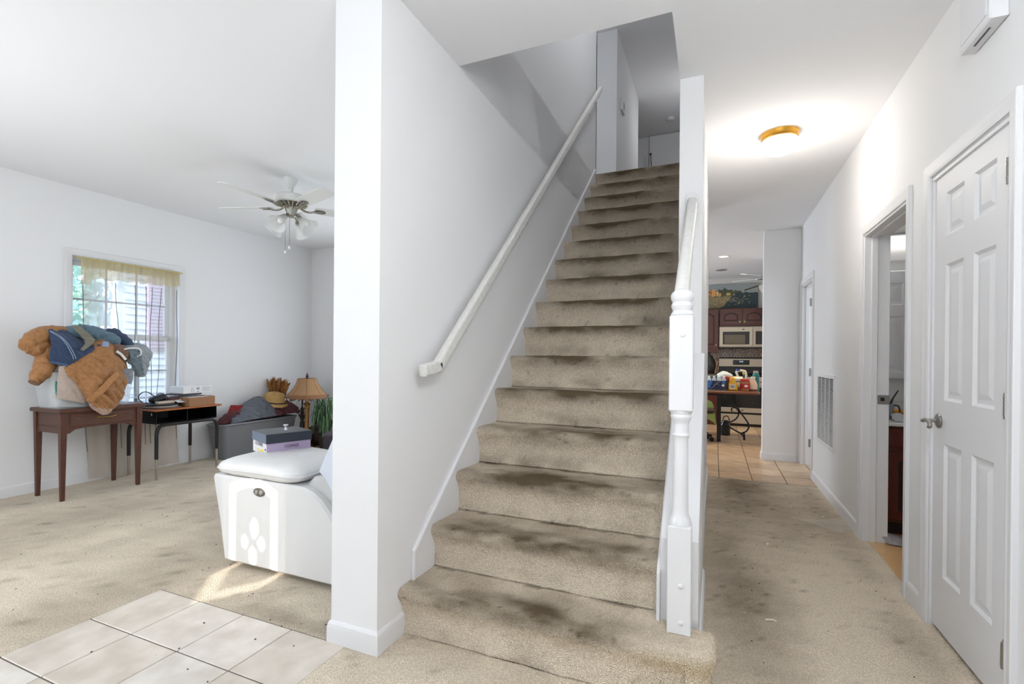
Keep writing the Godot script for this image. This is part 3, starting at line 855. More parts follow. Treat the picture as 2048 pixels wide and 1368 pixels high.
# ---------------------------------------------------------------- stair rails, passage fittings
func make_rails() -> void:
	# handrail screwed to the stair wall
	var t := thing("handrail", "long sloping white handrail fixed to the closed stair wall", "handrail")
	var scuffed := M(Color(0.90, 0.90, 0.89), 0.45).duplicate() as StandardMaterial3D
	scuffed.albedo_texture = ntex(0.05, 5, Color(0.93, 0.925, 0.91), Color(1, 1, 1), 51, 256)
	tri(scuffed, Vector3.ONE * 2.0)
	var d := Vector3(0, 0.8725, -0.4886 * 2.1).normalized()
	d = Vector3(0, 3.016, -3.362).normalized()
	var a := Vector3(-1.19, 1.165, -1.935)
	var n := Vector3(1, 0, 0).cross(d).normalized()
	var prof := round_rect(-0.021, -0.03, 0.021, 0.03, 0.014, 4)
	var rail := Geo.new().prism(prof, 0.0, 4.50, Transform3D(Basis(Vector3(1, 0, 0), d.cross(Vector3(1, 0, 0)), d), a), 0.004)
	build("rail", rail.mesh(50), scuffed, t)
	var ret := Geo.new().prism(round_rect(-0.021, -0.028, 0.021, 0.028, 0.012, 4), 0.0, 0.14, Transform3D(Basis(Vector3(1, 0, 0), Vector3(0, 0.99, 0.14).normalized(), Vector3(1, 0, 0).cross(Vector3(0, 0.99, 0.14).normalized())), a + Vector3(0, 0.004, -0.015)), 0.004)
	build("rail_end", ret.mesh(50), scuffed, t)
	for k in 8:
		var p := a + d * (0.32 + k * 0.575)
		var g := Geo.new().tube(smooth([p + Vector3(0, -0.035, 0), p + Vector3(-0.01, -0.06, 0), p + Vector3(-0.06, -0.075, 0)], 4), 0.007, 8)
		g.lathe([[0.0, 0.0], [0.022, 0.0], [0.022, 0.006], [0.0, 0.008]], 12, Transform3D(Basis(Vector3(0, 0, 1), -PI / 2), p + Vector3(-0.066, -0.075, 0)))
		g.box(p + Vector3(0, -0.033, 0), Vector3(0.03, 0.006, 0.05), 0.002)
		build("bracket", g.mesh(), scuffed, t)
	# turned newel post on the first step
	var np := thing("newel_post", "turned white newel post standing on the first step", "newel post", Vector3(-0.114, RISE, -1.905))
	var bl := Geo.new().box(Vector3(0, 0.197, 0), Vector3(0.083, 0.394, 0.083), 0.003)
	build("base_block", bl.mesh(25), trim_m, np)
	var sh := Geo.new().lathe([[0.0, 0.39], [0.040, 0.392], [0.041, 0.405], [0.038, 0.415], [0.031, 0.428], [0.0285, 0.45], [0.0275, 0.52], [0.0265, 0.62], [0.026, 0.70], [0.0265, 0.715], [0.030, 0.722], [0.032, 0.728], [0.030, 0.734], [0.028, 0.739], [0.0275, 0.765], [0.029, 0.776], [0.035, 0.786], [0.0385, 0.797], [0.036, 0.806], [0.039, 0.812], [0.040, 0.82], [0.0, 0.824]], 28)
	build("turned_shaft", sh.mesh(35), trim_m, np)
	build("top_block", Geo.new().box(Vector3(0, 0.994, 0), Vector3(0.083, 0.352, 0.083), 0.004).mesh(25), trim_m, np)
	var fin := Geo.new().lathe([[0.0, 1.166], [0.036, 1.168], [0.041, 1.176], [0.036, 1.184], [0.033, 1.190], [0.037, 1.198], [0.0395, 1.208], [0.036, 1.216], [0.034, 1.222], [0.039, 1.230], [0.0415, 1.243], [0.038, 1.255], [0.028, 1.264], [0.012, 1.268], [0.0, 1.268]], 28)
	build("turned_top", fin.mesh(35), trim_m, np)
	for y in [0.045, 0.18, 1.10]: build("button_plug", Geo.new().lathe([[0.0, 0.0], [0.010, 0.0], [0.0105, 0.002], [0.006, 0.005], [0.0, 0.006]], 14, Transform3D(Basis(Vector3(1, 0, 0), PI / 2), Vector3(0.006, y, 0.0412))).mesh(), trim_m, np)
	# short rail from the newel up to the wall end
	var r := thing("handrail", "short white rail rising from the newel to the wall end", "handrail")
	var p0 := Vector3(-0.116, 1.452, -1.905)
	var p1 := Vector3(-0.121, 2.06, -2.79)
	var e := (p1 - p0).normalized()
	var sd := Vector3(1, 0, 0)
	sd = (sd - e * sd.dot(e)).normalized()
	build("rail", Geo.new().prism(round_rect(-0.026, -0.032, 0.026, 0.032, 0.02, 5), 0.0, (p1 - p0).length() - 0.01, Transform3D(Basis(sd, e.cross(sd), e), p0), 0.003).mesh(50), scuffed, r)
	build("rosette", Geo.new().prism(round_rect(-0.034, -0.05, 0.034, 0.05, 0.03), 0.0, 0.012, Transform3D(Basis(), Vector3(p1.x, p1.y, -2.79)), 0.003).mesh(40), trim_m, r)

func make_fittings() -> void:
	# passage ceiling light
	var c := Vector3(0.392, CEIL, -3.72)
	var t := thing("ceiling_light", "lit flush ceiling light with a brass ring in the passage", "ceiling light", c)
	var brass := M(Color(0.83, 0.62, 0.25), 0.25, 0.9)
	build("brass_ring", Geo.new().lathe([[0.105, -0.046], [0.108, -0.044], [0.113, -0.036], [0.109, -0.028], [0.114, -0.018], [0.118, -0.006], [0.119, 0.0]], 40).mesh(), brass, t)
	var glow := StandardMaterial3D.new()
	glow.albedo_color = Color(0.97, 0.96, 0.93)
	glow.roughness = 0.3
	glow.emission_enabled = true
	glow.emission = Color(1.0, 0.97, 0.90)
	glow.emission_energy_multiplier = 1.7
	build("glass_shade", Geo.new().lathe([[0.0, -0.142], [0.04, -0.138], [0.08, -0.123], [0.108, -0.098], [0.119, -0.074], [0.117, -0.056], [0.104, -0.040]], 40).mesh(60), glow, t)
	var l := OmniLight3D.new()
	l.name = "hall_lamp_light"
	l.position = c + Vector3(0, -0.36, 0)
	l.light_color = Color(1, 0.975, 0.94)
	l.light_energy = 0.23
	l.light_size = 0.1
	l.omni_range = 9
	l.omni_attenuation = 2
	l.shadow_enabled = true
	add_child(l)
	# stairwell light added for fill, out of the picture above the opening
	var sc := Vector3(-0.36, TOP, -3.9)
	var su := thing("ceiling_light", "added unseen flush globe light on the stairwell ceiling above the flight", "ceiling light", sc)
	build("brass_ring", Geo.new().lathe([[0.10, -0.03], [0.12, -0.01], [0.12, 0.0]], 32).mesh(), brass, su)
	build("glass_shade", Geo.new().lathe([[0.0, -0.13], [0.06, -0.12], [0.10, -0.09], [0.115, -0.05], [0.10, -0.028]], 32).mesh(60), glow, su)
	var sl2 := OmniLight3D.new()
	sl2.name = "added_stairwell_light"
	sl2.position = sc + Vector3(0, -0.3, 0)
	sl2.light_color = Color(0.98, 0.985, 1.0)
	sl2.light_energy = 0.6
	sl2.light_size = 0.25
	sl2.omni_range = 9
	sl2.omni_attenuation = 2
	sl2.shadow_enabled = true
	add_child(sl2)
	var uc := Vector3(-0.26, TOP, -8.3)  # second upstairs lamp, added to brighten the corridor
	var ul := thing("ceiling_light", "added unseen flush globe light on the upstairs corridor ceiling", "ceiling light", uc)
	build("brass_ring", Geo.new().lathe([[0.10, -0.03], [0.12, -0.01], [0.12, 0.0]], 32).mesh(), brass, ul)
	build("glass_shade", Geo.new().lathe([[0.0, -0.13], [0.06, -0.12], [0.10, -0.09], [0.115, -0.05], [0.10, -0.028]], 32).mesh(60), glow, ul)
	var ulo := sl2.duplicate()
	ulo.name = "added_corridor_light"
	ulo.position = uc + Vector3(0, -0.75, 0)
	ulo.light_energy = 0.24
	add_child(ulo)
	# lamps added for fill, out of the picture: a pendant over the entry and a standing globe lamp in the living room
	for k in [[Vector3(0.25, 2.25, -0.45), "added unseen white glass globe pendant over the entry", 1.1], [Vector3(-3.5, 1.45, -0.98), "added unseen standing white globe lamp in the living room", 0.45]]:
		var pe := thing("added_globe_lamp", k[1], "lamp", k[0])
		if k[0].x > -1: build("cord", Geo.new().tube([V(0, 0.12, 0), V(0, CEIL - 2.25, 0)], 0.006, 6).mesh(), brass, pe)
		else: build("stand", Geo.new().lathe([[0.0, -1.45], [0.14, -1.45], [0.13, -1.42], [0.012, -1.40], [0.012, -0.11]], 20).mesh(), brass, pe)
		build("globe_bulb", Geo.new().lathe([[0.0, -0.15], [0.075, -0.13], [0.13, -0.075], [0.15, 0.0], [0.13, 0.075], [0.075, 0.13], [0.0, 0.15]], 28).mesh(60), glow, pe)
		var gl := OmniLight3D.new()
		gl.name = "added_globe_light"
		gl.position = k[0]
		gl.light_color = Color(0.97, 0.985, 1.0)
		gl.light_energy = k[2]
		gl.light_size = 0.14
		gl.omni_range = 12
		gl.omni_attenuation = 2
		gl.shadow_enabled = true
		add_child(gl)
	# return air grille: frame, dividers, rows of slats
	var gr := thing("air_grille", "tall white return air grille with fine slats in the passage wall", "air vent", Vector3(0.92, 0.758, -5.055))
	var X := face_x(0.0)
	var f := Geo.new()
	var ring := [Vector3(0, -0.322, -0.362), Vector3(0, 0.322, -0.362), Vector3(0, 0.322, 0.362), Vector3(0, -0.322, 0.362)]
	f.sweep(ring, [[0.0, 0.0], [0.0, 0.006], [-0.004, 0.011], [-0.03, 0.013], [-0.035, 0.010], [-0.035, 0.0]], Vector3(-1, 0, 0), true)
	build("frame", f.mesh(25), trim_m, gr)
	build("dark_back", Geo.new().box(Vector3(-0.002, 0, 0), Vector3(0.003, 0.6, 0.68)).mesh(0), M(Color(0.06, 0.06, 0.06), 0.9), gr)
	for k in [-1, 0, 1]: build("divider", Geo.new().box(Vector3(-0.008, 0, k * 0.167), Vector3(0.006, 0.58, 0.011)).mesh(0), trim_m, gr)
	var sl := Geo.new()
	for k in 46: sl.box(Vector3(), Vector3(0.0085, 0.0014, 0.655), 0.0, Transform3D(Basis(Vector3(0, 0, 1), 0.40), Vector3(-0.0075, -0.276 + k * 0.01226, 0)))
	build("slats", sl.mesh(0), trim_m, gr).set_meta("kind", "stuff")
	# door chime box high on the passage wall
	var ch := thing("door_chime", "white box-shaped door chime cover high on the passage wall", "door chime", Vector3(0.92, 2.51, -2.29))
	build("cover", Geo.new().prism(PackedVector2Array([Vector2(-0.115, -0.11), Vector2(0.115, -0.11), Vector2(0.115, 0.11), Vector2(-0.115, 0.11)]), 0.0, 0.055, face_x(0.0), 0.006).mesh(25), trim_m, ch)
	build("cover_plate", Geo.new().prism(rect(-0.095, -0.085, 0.095, 0.09), 0.055, 0.058, face_x(0.0), 0.001).mesh(25), trim_m, ch)
	build("cover_groove", Geo.new().box(Vector3(-0.03, -0.1108, 0.0), Vector3(0.006, 0.002, 0.11)).mesh(0), M(Color(0.35, 0.35, 0.35), 0.8), ch)
	# socket low on the stair wall
	var o := thing("wall_outlet", "white electrical outlet low on the passage side of the stair wall", "outlet", Vector3(-0.068, 0.43, -3.97))
	build("cover_plate", Geo.new().prism(round_rect(-0.036, -0.058, 0.036, 0.058, 0.005), 0, 0.006, face_px(0.0), 0.002).mesh(), trim_m, o)
	for y in [-0.022, 0.022]: build("socket", Geo.new().prism(oval(0, y, 0.017, 0.014), 0.006, 0.008, face_px(0.0)).mesh(), M(Color(0.8, 0.8, 0.79), 0.4), o)
	# upstairs
	var sm := thing("smoke_alarm", "round white smoke alarm on the upstairs ceiling", "smoke alarm", Vector3(-0.80, TOP, -9.41))
	build("base", Geo.new().lathe([[0.075, -0.012], [0.08, -0.004], [0.08, 0.0]], 24).mesh(), trim_m, sm)
	build("cover", Geo.new().lathe([[0.0, -0.048], [0.03, -0.047], [0.05, -0.042], [0.066, -0.03], [0.072, -0.012]], 24).mesh(), trim_m, sm)
	var th := thing("wall_box", "small white wall box on the upstairs wall", "chime", Vector3(-1.256, 4.765, -6.93))
	build("cover", Geo.new().prism(round_rect(-0.10, -0.075, 0.10, 0.075, 0.01), 0, 0.035, face_px(0.0), 0.004).mesh(30), trim_m, th)
	build("opening", Geo.new().box(Vector3(0.036, 0.01, 0), Vector3(0.003, 0.09, 0.06)).mesh(0), M(Color(0.55, 0.55, 0.55), 0.6), th)
	var rod := thing("hooked_rod", "thin dark rod with a ringed end by the far upstairs wall", "rod", Vector3(-1.19, 4.62, -9.86))
	build("rod", Geo.new().tube([Vector3(0.025, -1.37, 0.05), Vector3(0.01, 0.3, 0.04), Vector3(-0.012, 0.58, 0.03)], 0.008, 6).mesh(), M(Color(0.25, 0.23, 0.2), 0.6), rod)
	build("ring", Geo.new().lathe([[0.0, -0.025], [0.018, -0.018], [0.026, 0.0], [0.018, 0.018], [0.0, 0.025]], 12, Transform3D(Basis(), Vector3(-0.015, 0.60, 0.03))).mesh(), M(Color(0.3, 0.28, 0.25), 0.6), rod)
	# scraps on the carpet
	var r := RandomNumberGenerator.new()
	r.seed = 21
	var paper := M(Color(0.93, 0.91, 0.87), 0.8)
	var spots := [[0.25, -2.52, "curled scrap of white paper nearest the viewer on the passage carpet"], [0.765, -4.35, "white paper scrap beside the passage baseboard"], [0.32, -3.55, "tiny white crumb in the middle of the passage carpet"], [-0.12, -1.70, ""]]
	for s in spots:
		if s[2] == "": continue
		var ph := r.randf() * TAU
		var m := Geo.new().sheet(6, 2, func(u, w): return Vector3((u - 0.5) * 0.045, 0.004 + 0.012 * sin(u * 3.1 + ph) * u, (w - 0.5) * 0.016 * (1.0 - 0.5 * u)), 0.0012).mesh()
		solo("paper_scrap", m, paper, s[2], "paper scrap", Vector3(s[0], 0.001, s[1]), Vector3(0, ph, 0), "paper scraps on the passage carpet")
	# crumbs and bits trodden into the carpet and lying on the tiles
	for q in [[M(Color(0.16, 0.12, 0.09), 0.9), 190, "scattered dark crumbs over the carpet and entry tiles"], [M(Color(0.88, 0.86, 0.82), 0.9), 50, "scattered pale crumbs over the carpet"]]:
		var cg := Geo.new()
		for i in q[1]:
			var px := r.randf_range(-5.2, 0.85)
			var pz := r.randf_range(-4.8, -0.9)
			if px > -1.55 and px < -0.02: px = r.randf_range(0.02, 0.85) if i % 2 else r.randf_range(-2.6, -1.6)
			if px < -1.5 and pz < -1.9 and px > -2.8: px -= 1.4
			if px < -1.4 and px > -2.65 and pz > -1.62 and i % 4: pz -= 0.0 if px > -1.9 else 0.9
			cg.box(Vector3(), Vector3(r.randf_range(0.003, 0.008), 0.0025, r.randf_range(0.002, 0.004)), 0.0, Transform3D(Basis(Vector3.UP, r.randf() * TAU), Vector3(px, 0.004, pz)))
		var cm := solo("carpet_crumbs", cg.mesh(0), q[0], q[2], "crumbs")
		cm.set_meta("kind", "stuff")
	var film := StandardMaterial3D.new()
	film.albedo_color = Color(0.93, 0.91, 0.87, 0.14)
	film.transparency = BaseMaterial3D.TRANSPARENCY_ALPHA
	film.roughness = 0.4
	var fm := Geo.new().sheet(14, 10, func(u, w): return Vector3((u - 0.5) * (0.34 - 0.18 * w), 0.010 + 0.004 * sin(u * 9.0 + w * 4.0), (w - 0.5) * 0.26), 0.0012)
	solo("plastic_sheet", fm.mesh(), film, "torn piece of clear plastic film by the bathroom doorway", "plastic sheet", Vector3(0.80, 0.0, -4.13), Vector3(0, 0.5, 0))

func make_fan(called: String, label: String, at: Vector3, turn: float, detail: bool) -> Node3D:
	var t := thing(called, label, "ceiling fan", at, turn)
	var body := M(Color(0.90, 0.90, 0.89), 0.35)
	var chrome := M(Color(0.66, 0.65, 0.62), 0.22, 0.9)
	build("canopy", Geo.new().lathe([[0.0, -0.085], [0.02, -0.085], [0.028, -0.075], [0.055, -0.05], [0.066, -0.02], [0.068, 0.0]], 28).mesh(), body, t)
	build("downrod", Geo.new().lathe([[0.013, -0.16], [0.013, -0.08]], 14).mesh(), body, t)
	build("motor_housing", Geo.new().lathe([[0.05, -0.225], [0.13, -0.222], [0.142, -0.214], [0.144, -0.165], [0.135, -0.155], [0.06, -0.147], [0.02, -0.14], [0.0, -0.14]], 36).mesh(), body, t)
	var vents := Geo.new().lathe([[0.052, -0.25], [0.09, -0.24], [0.128, -0.224]], 36)
	build("vent_plate", vents.mesh(), M(Color(0.35, 0.34, 0.32), 0.5), t)
	for k in 20:
		var a := TAU * k / 20
		var x := Transform3D(Basis(Vector3.UP, a), Vector3.ZERO)
		build("vent_rib", Geo.new().tube([x * Vector3(0.055, -0.252, 0), x * Vector3(0.09, -0.243, 0), x * Vector3(0.128, -0.228, 0)], 0.004, 5).mesh(), M(Color(0.86, 0.82, 0.72), 0.3, 0.4), t)
	build("switch_housing", Geo.new().lathe([[0.0, -0.335], [0.03, -0.333], [0.042, -0.322], [0.044, -0.285], [0.05, -0.275], [0.05, -0.25], [0.03, -0.24]], 24).mesh(), chrome, t)
	for k in 5:
		var a := TAU * k / 5
		var x := Transform3D(Basis(Vector3.UP, a), Vector3.ZERO)
		var tilt := Transform3D(Basis(Vector3(1, 0, 0), -0.19), Vector3.ZERO)
		var pl := PackedVector2Array([Vector2(0.19, -0.055), Vector2(0.30, -0.066), Vector2(0.56, -0.068), Vector2(0.635, -0.055), Vector2(0.655, 0.0), Vector2(0.635, 0.055), Vector2(0.56, 0.068), Vector2(0.30, 0.066), Vector2(0.19, 0.055)])
		build("blade", Geo.new().prism(pl, -0.003, 0.003, x * Transform3D(Basis(), Vector3(0, -0.245, 0)) * tilt * flat_y(0.0), 0.001).mesh(30), body, t)
		var br := Geo.new().tube(smooth([Vector3(0.06, -0.235, 0), Vector3(0.10, -0.262, 0), Vector3(0.15, -0.268, 0), Vector3(0.19, -0.258, 0), Vector3(0.26, -0.254, 0)], 4), 0.009, 7)
		br.prism(oval(0.235, 0, 0.05, 0.032, 14), -0.002, 0.003, Transform3D(Basis(), Vector3(0, -0.253, 0)) * tilt * flat_y(0.0))
		var rot := Geo.new()
		rot.add(br, x)
		build("blade_bracket", rot.mesh(), chrome, t)
	var glass := StandardMaterial3D.new()
	glass.albedo_color = Color(0.93, 0.93, 0.92, 0.42)
	glass.transparency = BaseMaterial3D.TRANSPARENCY_ALPHA
	glass.roughness = 0.3
	glass.backlight_enabled = true
	glass.backlight = Color(0.6, 0.6, 0.6)
	for k in 4:
		var x := Transform3D(Basis(Vector3.UP, TAU * k / 4 + 0.5), Vector3.ZERO) * Transform3D(Basis(Vector3(0, 0, 1), -0.85), Vector3(0.045, -0.315, 0)) * Transform3D(Basis(Vector3(0, 0, 1), 0.0), Vector3.ZERO)
		var dn := x * Transform3D(Basis(Vector3(0, 0, 1), PI + 1.7), Vector3.ZERO)
		var arm := build("lamp_arm", Geo.new().lathe([[0.008, 0.0], [0.010, 0.04], [0.024, 0.05], [0.026, 0.075], [0.0, 0.078]], 16, dn).mesh(), chrome, t)
		var sh := Geo.new().lathe([[0.027, 0.06], [0.034, 0.085], [0.046, 0.12], [0.062, 0.155], [0.082, 0.185], [0.080, 0.187], [0.058, 0.155], [0.042, 0.12], [0.030, 0.085], [0.024, 0.062]], 32, dn)
		build("glass_shade", sh.mesh(60), glass, arm)
		build("bulb", Geo.new().lathe([[0.0, 0.15], [0.018, 0.143], [0.026, 0.125], [0.02, 0.10], [0.013, 0.08]], 14, dn).mesh(), M(Color(0.95, 0.95, 0.93), 0.2), arm)
	if detail:
		for k in [[0.030, 0.028, 0.60], [-0.012, 0.045, 0.635]]:
			var g := Geo.new().tube([Vector3(k[0], -0.32, k[1]), Vector3(k[0], -k[2], k[1])], 0.0018, 5)
			var c := build("pull_chain", g.mesh(), M(Color(0.5, 0.48, 0.44), 0.4, 0.7), t)
			build("pull_knob", Geo.new().lathe([[0.0, -0.02], [0.008, -0.014], [0.0105, -0.004], [0.007, 0.006], [0.0, 0.01]], 12, Transform3D(Basis(), Vector3(k[0], -k[2], k[1]))).mesh(), M(Color(0.95, 0.95, 0.94), 0.3), c)
	return t

# ---------------------------------------------------------------- living room
func V(x: float, y: float, z: float) -> Vector3: return Vector3(x, y, z)

func cloth(rows: Array, nu: int, nv: int, th: float, amp: float, sd: int, freq := 5.0) -> Geo:
	var n := noise(freq, 3, sd)
	var n2 := noise(freq * 3.0, 2, sd + 1)
	return Geo.new().sheet(nu, nv, func(u, w):
		var p := patch(rows, u, w)
		var k := n.get_noise_3d(p.x * 0.6, (p.y - p.z) * 1.5, (p.y + p.z) * 0.55)
		var f := amp * (1.0 - 2.0 * absf(k)) + amp * 0.35 * n2.get_noise_3d(p.x, p.y, p.z)
		return p + Vector3(f, f * 0.25, 0), th)
func sleeve(pts: Array, radii: Array, n: int, sd: int, wr: float) -> Geo:
	var p := smooth(pts, 7)
	var rp := []
	for r in radii: rp.append(Vector2(r, 0))
	var rs := smooth(rp, 7)
	var nz := noise(7.0, 3, sd)
	var g := Geo.new()
	var rings := []
	for i in p.size():
		var d: Vector3 = (p[mini(i + 1, p.size() - 1)] - p[maxi(i - 1, 0)]).normalized()
		var s := d.cross(Vector3(0.3, 1, 0.2)).normalized()
		var up := s.cross(d)
		var ring := []
		for k in n:
			var a := TAU * k / n
			var q: Vector3 = p[i] + (s * cos(a) + up * sin(a)) * rs[i].x
			ring.append(q + (s * cos(a) + up * sin(a)) * wr * (1.0 - 2.2 * absf(nz.get_noise_3d(q.x, q.y, q.z))))
		rings.append(ring)
	for i in rings.size() - 1:
		for k in n: g.q(rings[i][k], rings[i + 1][k], rings[i + 1][(k + 1) % n], rings[i][(k + 1) % n])
	for e in [0, rings.size() - 1]:
		var c := Vector3.ZERO
		for q in rings[e]: c += q / n
		for k in n:
			if e == 0: g.t(c, rings[e][k], rings[e][(k + 1) % n])
			else: g.t(c, rings[e][(k + 1) % n], rings[e][k])
	return g

func taper_leg(h: float, w0: float, w1: float) -> Geo:
	var g := Geo.new()
	var a := w0 / 2
	var b := w1 / 2
	var T := [V(-a, h, -a), V(a, h, -a), V(a, h, a), V(-a, h, a)]
	var B := [V(-b, 0, -b), V(b, 0, -b), V(b, 0, b), V(-b, 0, b)]
	for k in 4: g.q(T[k], T[(k + 1) % 4], B[(k + 1) % 4], B[k])
	g.q(B[0], B[1], B[2], B[3]); g.q(T[3], T[2], T[1], T[0])
	return g

func make_sewing_table() -> void:
	var t := thing("sewing_table", "dark brown wooden table with tapered legs carrying the heap of laundry", "table", V(-5.085, 0, -2.485))
	var wd := wood(Color(0.27, 0.155, 0.11), Color(0.40, 0.25, 0.185), 2, 3.0, 0.4)
	var wv := wood(Color(0.26, 0.145, 0.10), Color(0.39, 0.235, 0.17), 1, 3.0, 0.4, 8)
	build("tabletop", Geo.new().prism(round_rect(-0.225, -0.325, 0.225, 0.325, 0.02), 0.72, 0.752, flat_y(0), 0.005).mesh(30), wd, t)
	var fp := PackedVector2Array([Vector2(-0.27, 0.72), Vector2(-0.27, 0.545), Vector2(-0.235, 0.548), Vector2(-0.20, 0.575), Vector2(-0.12, 0.585), Vector2(0.12, 0.585), Vector2(0.20, 0.575), Vector2(0.235, 0.548), Vector2(0.27, 0.545), Vector2(0.27, 0.72)])
	build("front_apron", Geo.new().prism(fp, 0.180, 0.196, face_px(0.0), 0.002).mesh(25), wd, t)
	var dr := build("drawer", Geo.new().prism(rect(-0.235, 0.60, 0.235, 0.705), 0.19, 0.204, face_px(0.0), 0.004).mesh(25), wd, t)
	build("handle", Geo.new().tube([V(0.205, 0.665, 0.05), V(0.222, 0.66, 0.02), V(0.222, 0.66, -0.06), V(0.205, 0.665, -0.09)], 0.006).mesh(), M(Color(0.62, 0.5, 0.28), 0.35, 0.8), dr)
	build("back_apron", Geo.new().box(V(-0.19, 0.64, 0), V(0.016, 0.16, 0.54), 0.002).mesh(25), wd, t)
	for s in [-1, 1]:
		build("side_apron", Geo.new().prism(PackedVector2Array([Vector2(-0.17, 0.72), Vector2(-0.17, 0.545), Vector2(-0.15, 0.55), Vector2(0.15, 0.55), Vector2(0.17, 0.545), Vector2(0.17, 0.72)]), -0.008, 0.008, Transform3D(Basis(), V(0, 0, s * 0.285)), 0.002).mesh(25), wv, t)
		build("moulding", Geo.new().box(V(0, 0.605, s * 0.294), V(0.34, 0.004, 0.003)).mesh(0), M(Color(0.2, 0.11, 0.08), 0.5), t)
	for sx in [-1, 1]:
		for sz in [-1, 1]: build("leg", taper_leg(0.72, 0.046, 0.026).mesh(20), wv, t, V(sx * 0.185, 0, sz * 0.28))

func make_laundry() -> void:
	# clear plastic bin on the table
	var b := thing("storage_bin", "translucent plastic bin stuffed with clothes on the brown table", "bin", V(-5.09, 0.752, -2.455))
	var clear := StandardMaterial3D.new()
	clear.albedo_color = Color(0.90, 0.92, 0.93, 0.32)
	clear.transparency = BaseMaterial3D.TRANSPARENCY_ALPHA
	clear.roughness = 0.3
	var g := Geo.new()
	var w0 := round_rect(-0.145, -0.27, 0.145, 0.27, 0.04)
	var w1 := round_rect(-0.175, -0.31, 0.175, 0.31, 0.05)
	for i in w0.size():
		var j := (i + 1) % w0.size()
		g.q(V(w0[i].x, 0.002, -w0[i].y), V(w0[j].x, 0.002, -w0[j].y), V(w1[j].x, 0.30, -w1[j].y), V(w1[i].x, 0.30, -w1[i].y))
		g.q(V(w1[i].x, 0.30, -w1[i].y), V(w1[j].x, 0.30, -w1[j].y), V(w1[j].x * 1.08, 0.302, -w1[j].y * 1.05), V(w1[i].x * 1.08, 0.302, -w1[i].y * 1.05))
	g.prism(w0, 0.001, 0.003, flat_y(0))
	build("bin_wall", g.mesh(30), clear, b)
	var white_cl := fabric(Color(0.86, 0.86, 0.85), 0.06)
	var inner := Geo.new().grid(40, 20, func(u, w):
		var a: float = u * TAU
		var r := Vector2(0.128 * cos(a), 0.25 * sin(a))
		var k: float = w * 0.285
		var nn := n_mid.get_noise_3d(r.x * 4 + k * 3, k * 8, r.y * 4)
		return V(r.x * (1 + 0.1 * nn), 0.006 + k, r.y * (1 + 0.06 * nn)))
	solo("linen", inner.mesh(60), white_cl, "white crumpled linen inside the clear bin", "linen", V(-5.09, 0.752, -2.455))
	var teal := cloth([[V(-4.935, 0.98, -2.17), V(-4.94, 0.98, -2.23)], [V(-4.935, 0.92, -2.17), V(-4.94, 0.91, -2.22)], [V(-4.935, 0.86, -2.175), V(-4.94, 0.86, -2.20)]], 6, 8, 0.008, 0.004, 61)
	solo("shirt", teal.mesh(60), fabric(Color(0.35, 0.68, 0.65)), "teal garment showing through the clear bin", "shirt")
	var dark := cloth([[V(-4.915, 1.07, -2.56), V(-4.915, 1.07, -2.72)], [V(-4.915, 0.98, -2.58), V(-4.915, 0.98, -2.72)], [V(-4.92, 0.94, -2.62), V(-4.92, 0.93, -2.71)]], 12, 12, 0.01, 0.01, 62)
	solo("shirt", dark.mesh(60), fabric(Color(0.52, 0.53, 0.56)), "grey garment hanging over the end of the clear bin", "shirt")
	var beige := cloth([[V(-4.905, 1.10, -2.18), V(-4.90, 1.10, -2.265), V(-4.90, 1.03, -2.36)], [V(-4.895, 0.959, -2.167), V(-4.885, 0.941, -2.248), V(-4.89, 0.901, -2.346)], [V(-4.90, 0.845, -2.162), V(-4.89, 0.821, -2.237), V(-4.895, 0.785, -2.347)]], 20, 20, 0.008, 0.008, 63)
	solo("trousers", beige.mesh(60), fabric(Color(0.76, 0.69, 0.64), 0.08), "pale beige trousers hanging down the front of the clear bin", "trousers")
	# the tan jacket
	var tan := fabric(Color(0.64, 0.43, 0.23), 0.12, 2.0, 0.7)
	var j := thing("jacket", "tan brown canvas jacket draped over the heap of clothes", "jacket")
	var body := [[V(-5.06, 1.29, -2.36), V(-5.02, 1.315, -2.453), V(-5.03, 1.325, -2.539), V(-5.03, 1.29, -2.611), V(-5.06, 1.2, -2.714)], [V(-4.97, 1.17, -2.24), V(-4.93, 1.20, -2.33), V(-4.90, 1.22, -2.45), V(-4.91, 1.18, -2.57), V(-4.98, 1.08, -2.70)], [V(-4.91, 1.06, -2.215), V(-4.85, 1.05, -2.31), V(-4.83, 1.05, -2.43), V(-4.86, 1.02, -2.56), V(-4.93, 0.96, -2.675)], [V(-4.89, 0.95, -2.285), V(-4.835, 0.90, -2.35), V(-4.815, 0.88, -2.44), V(-4.84, 0.87, -2.54), V(-4.90, 0.84, -2.64)], [V(-4.885, 0.815, -2.355), V(-4.84, 0.75, -2.398), V(-4.83, 0.70, -2.46), V(-4.845, 0.71, -2.51), V(-4.875, 0.74, -2.56)]]
	build("body", cloth(body, 56, 60, 0.014, 0.024, 64, 3.6).mesh(60), tan, j)
	var lining := [[V(-4.86, 0.82, -2.35), V(-4.84, 0.79, -2.42), V(-4.85, 0.77, -2.53)], [V(-4.845, 0.765, -2.365), V(-4.825, 0.715, -2.43), V(-4.84, 0.71, -2.515)], [V(-4.85, 0.745, -2.385), V(-4.83, 0.685, -2.45), V(-4.845, 0.69, -2.50)]]
	build("lining", cloth(lining, 20, 12, 0.014, 0.007, 65, 12.0).mesh(60), fabric(Color(0.72, 0.58, 0.5), 0.22, 8.0), j)
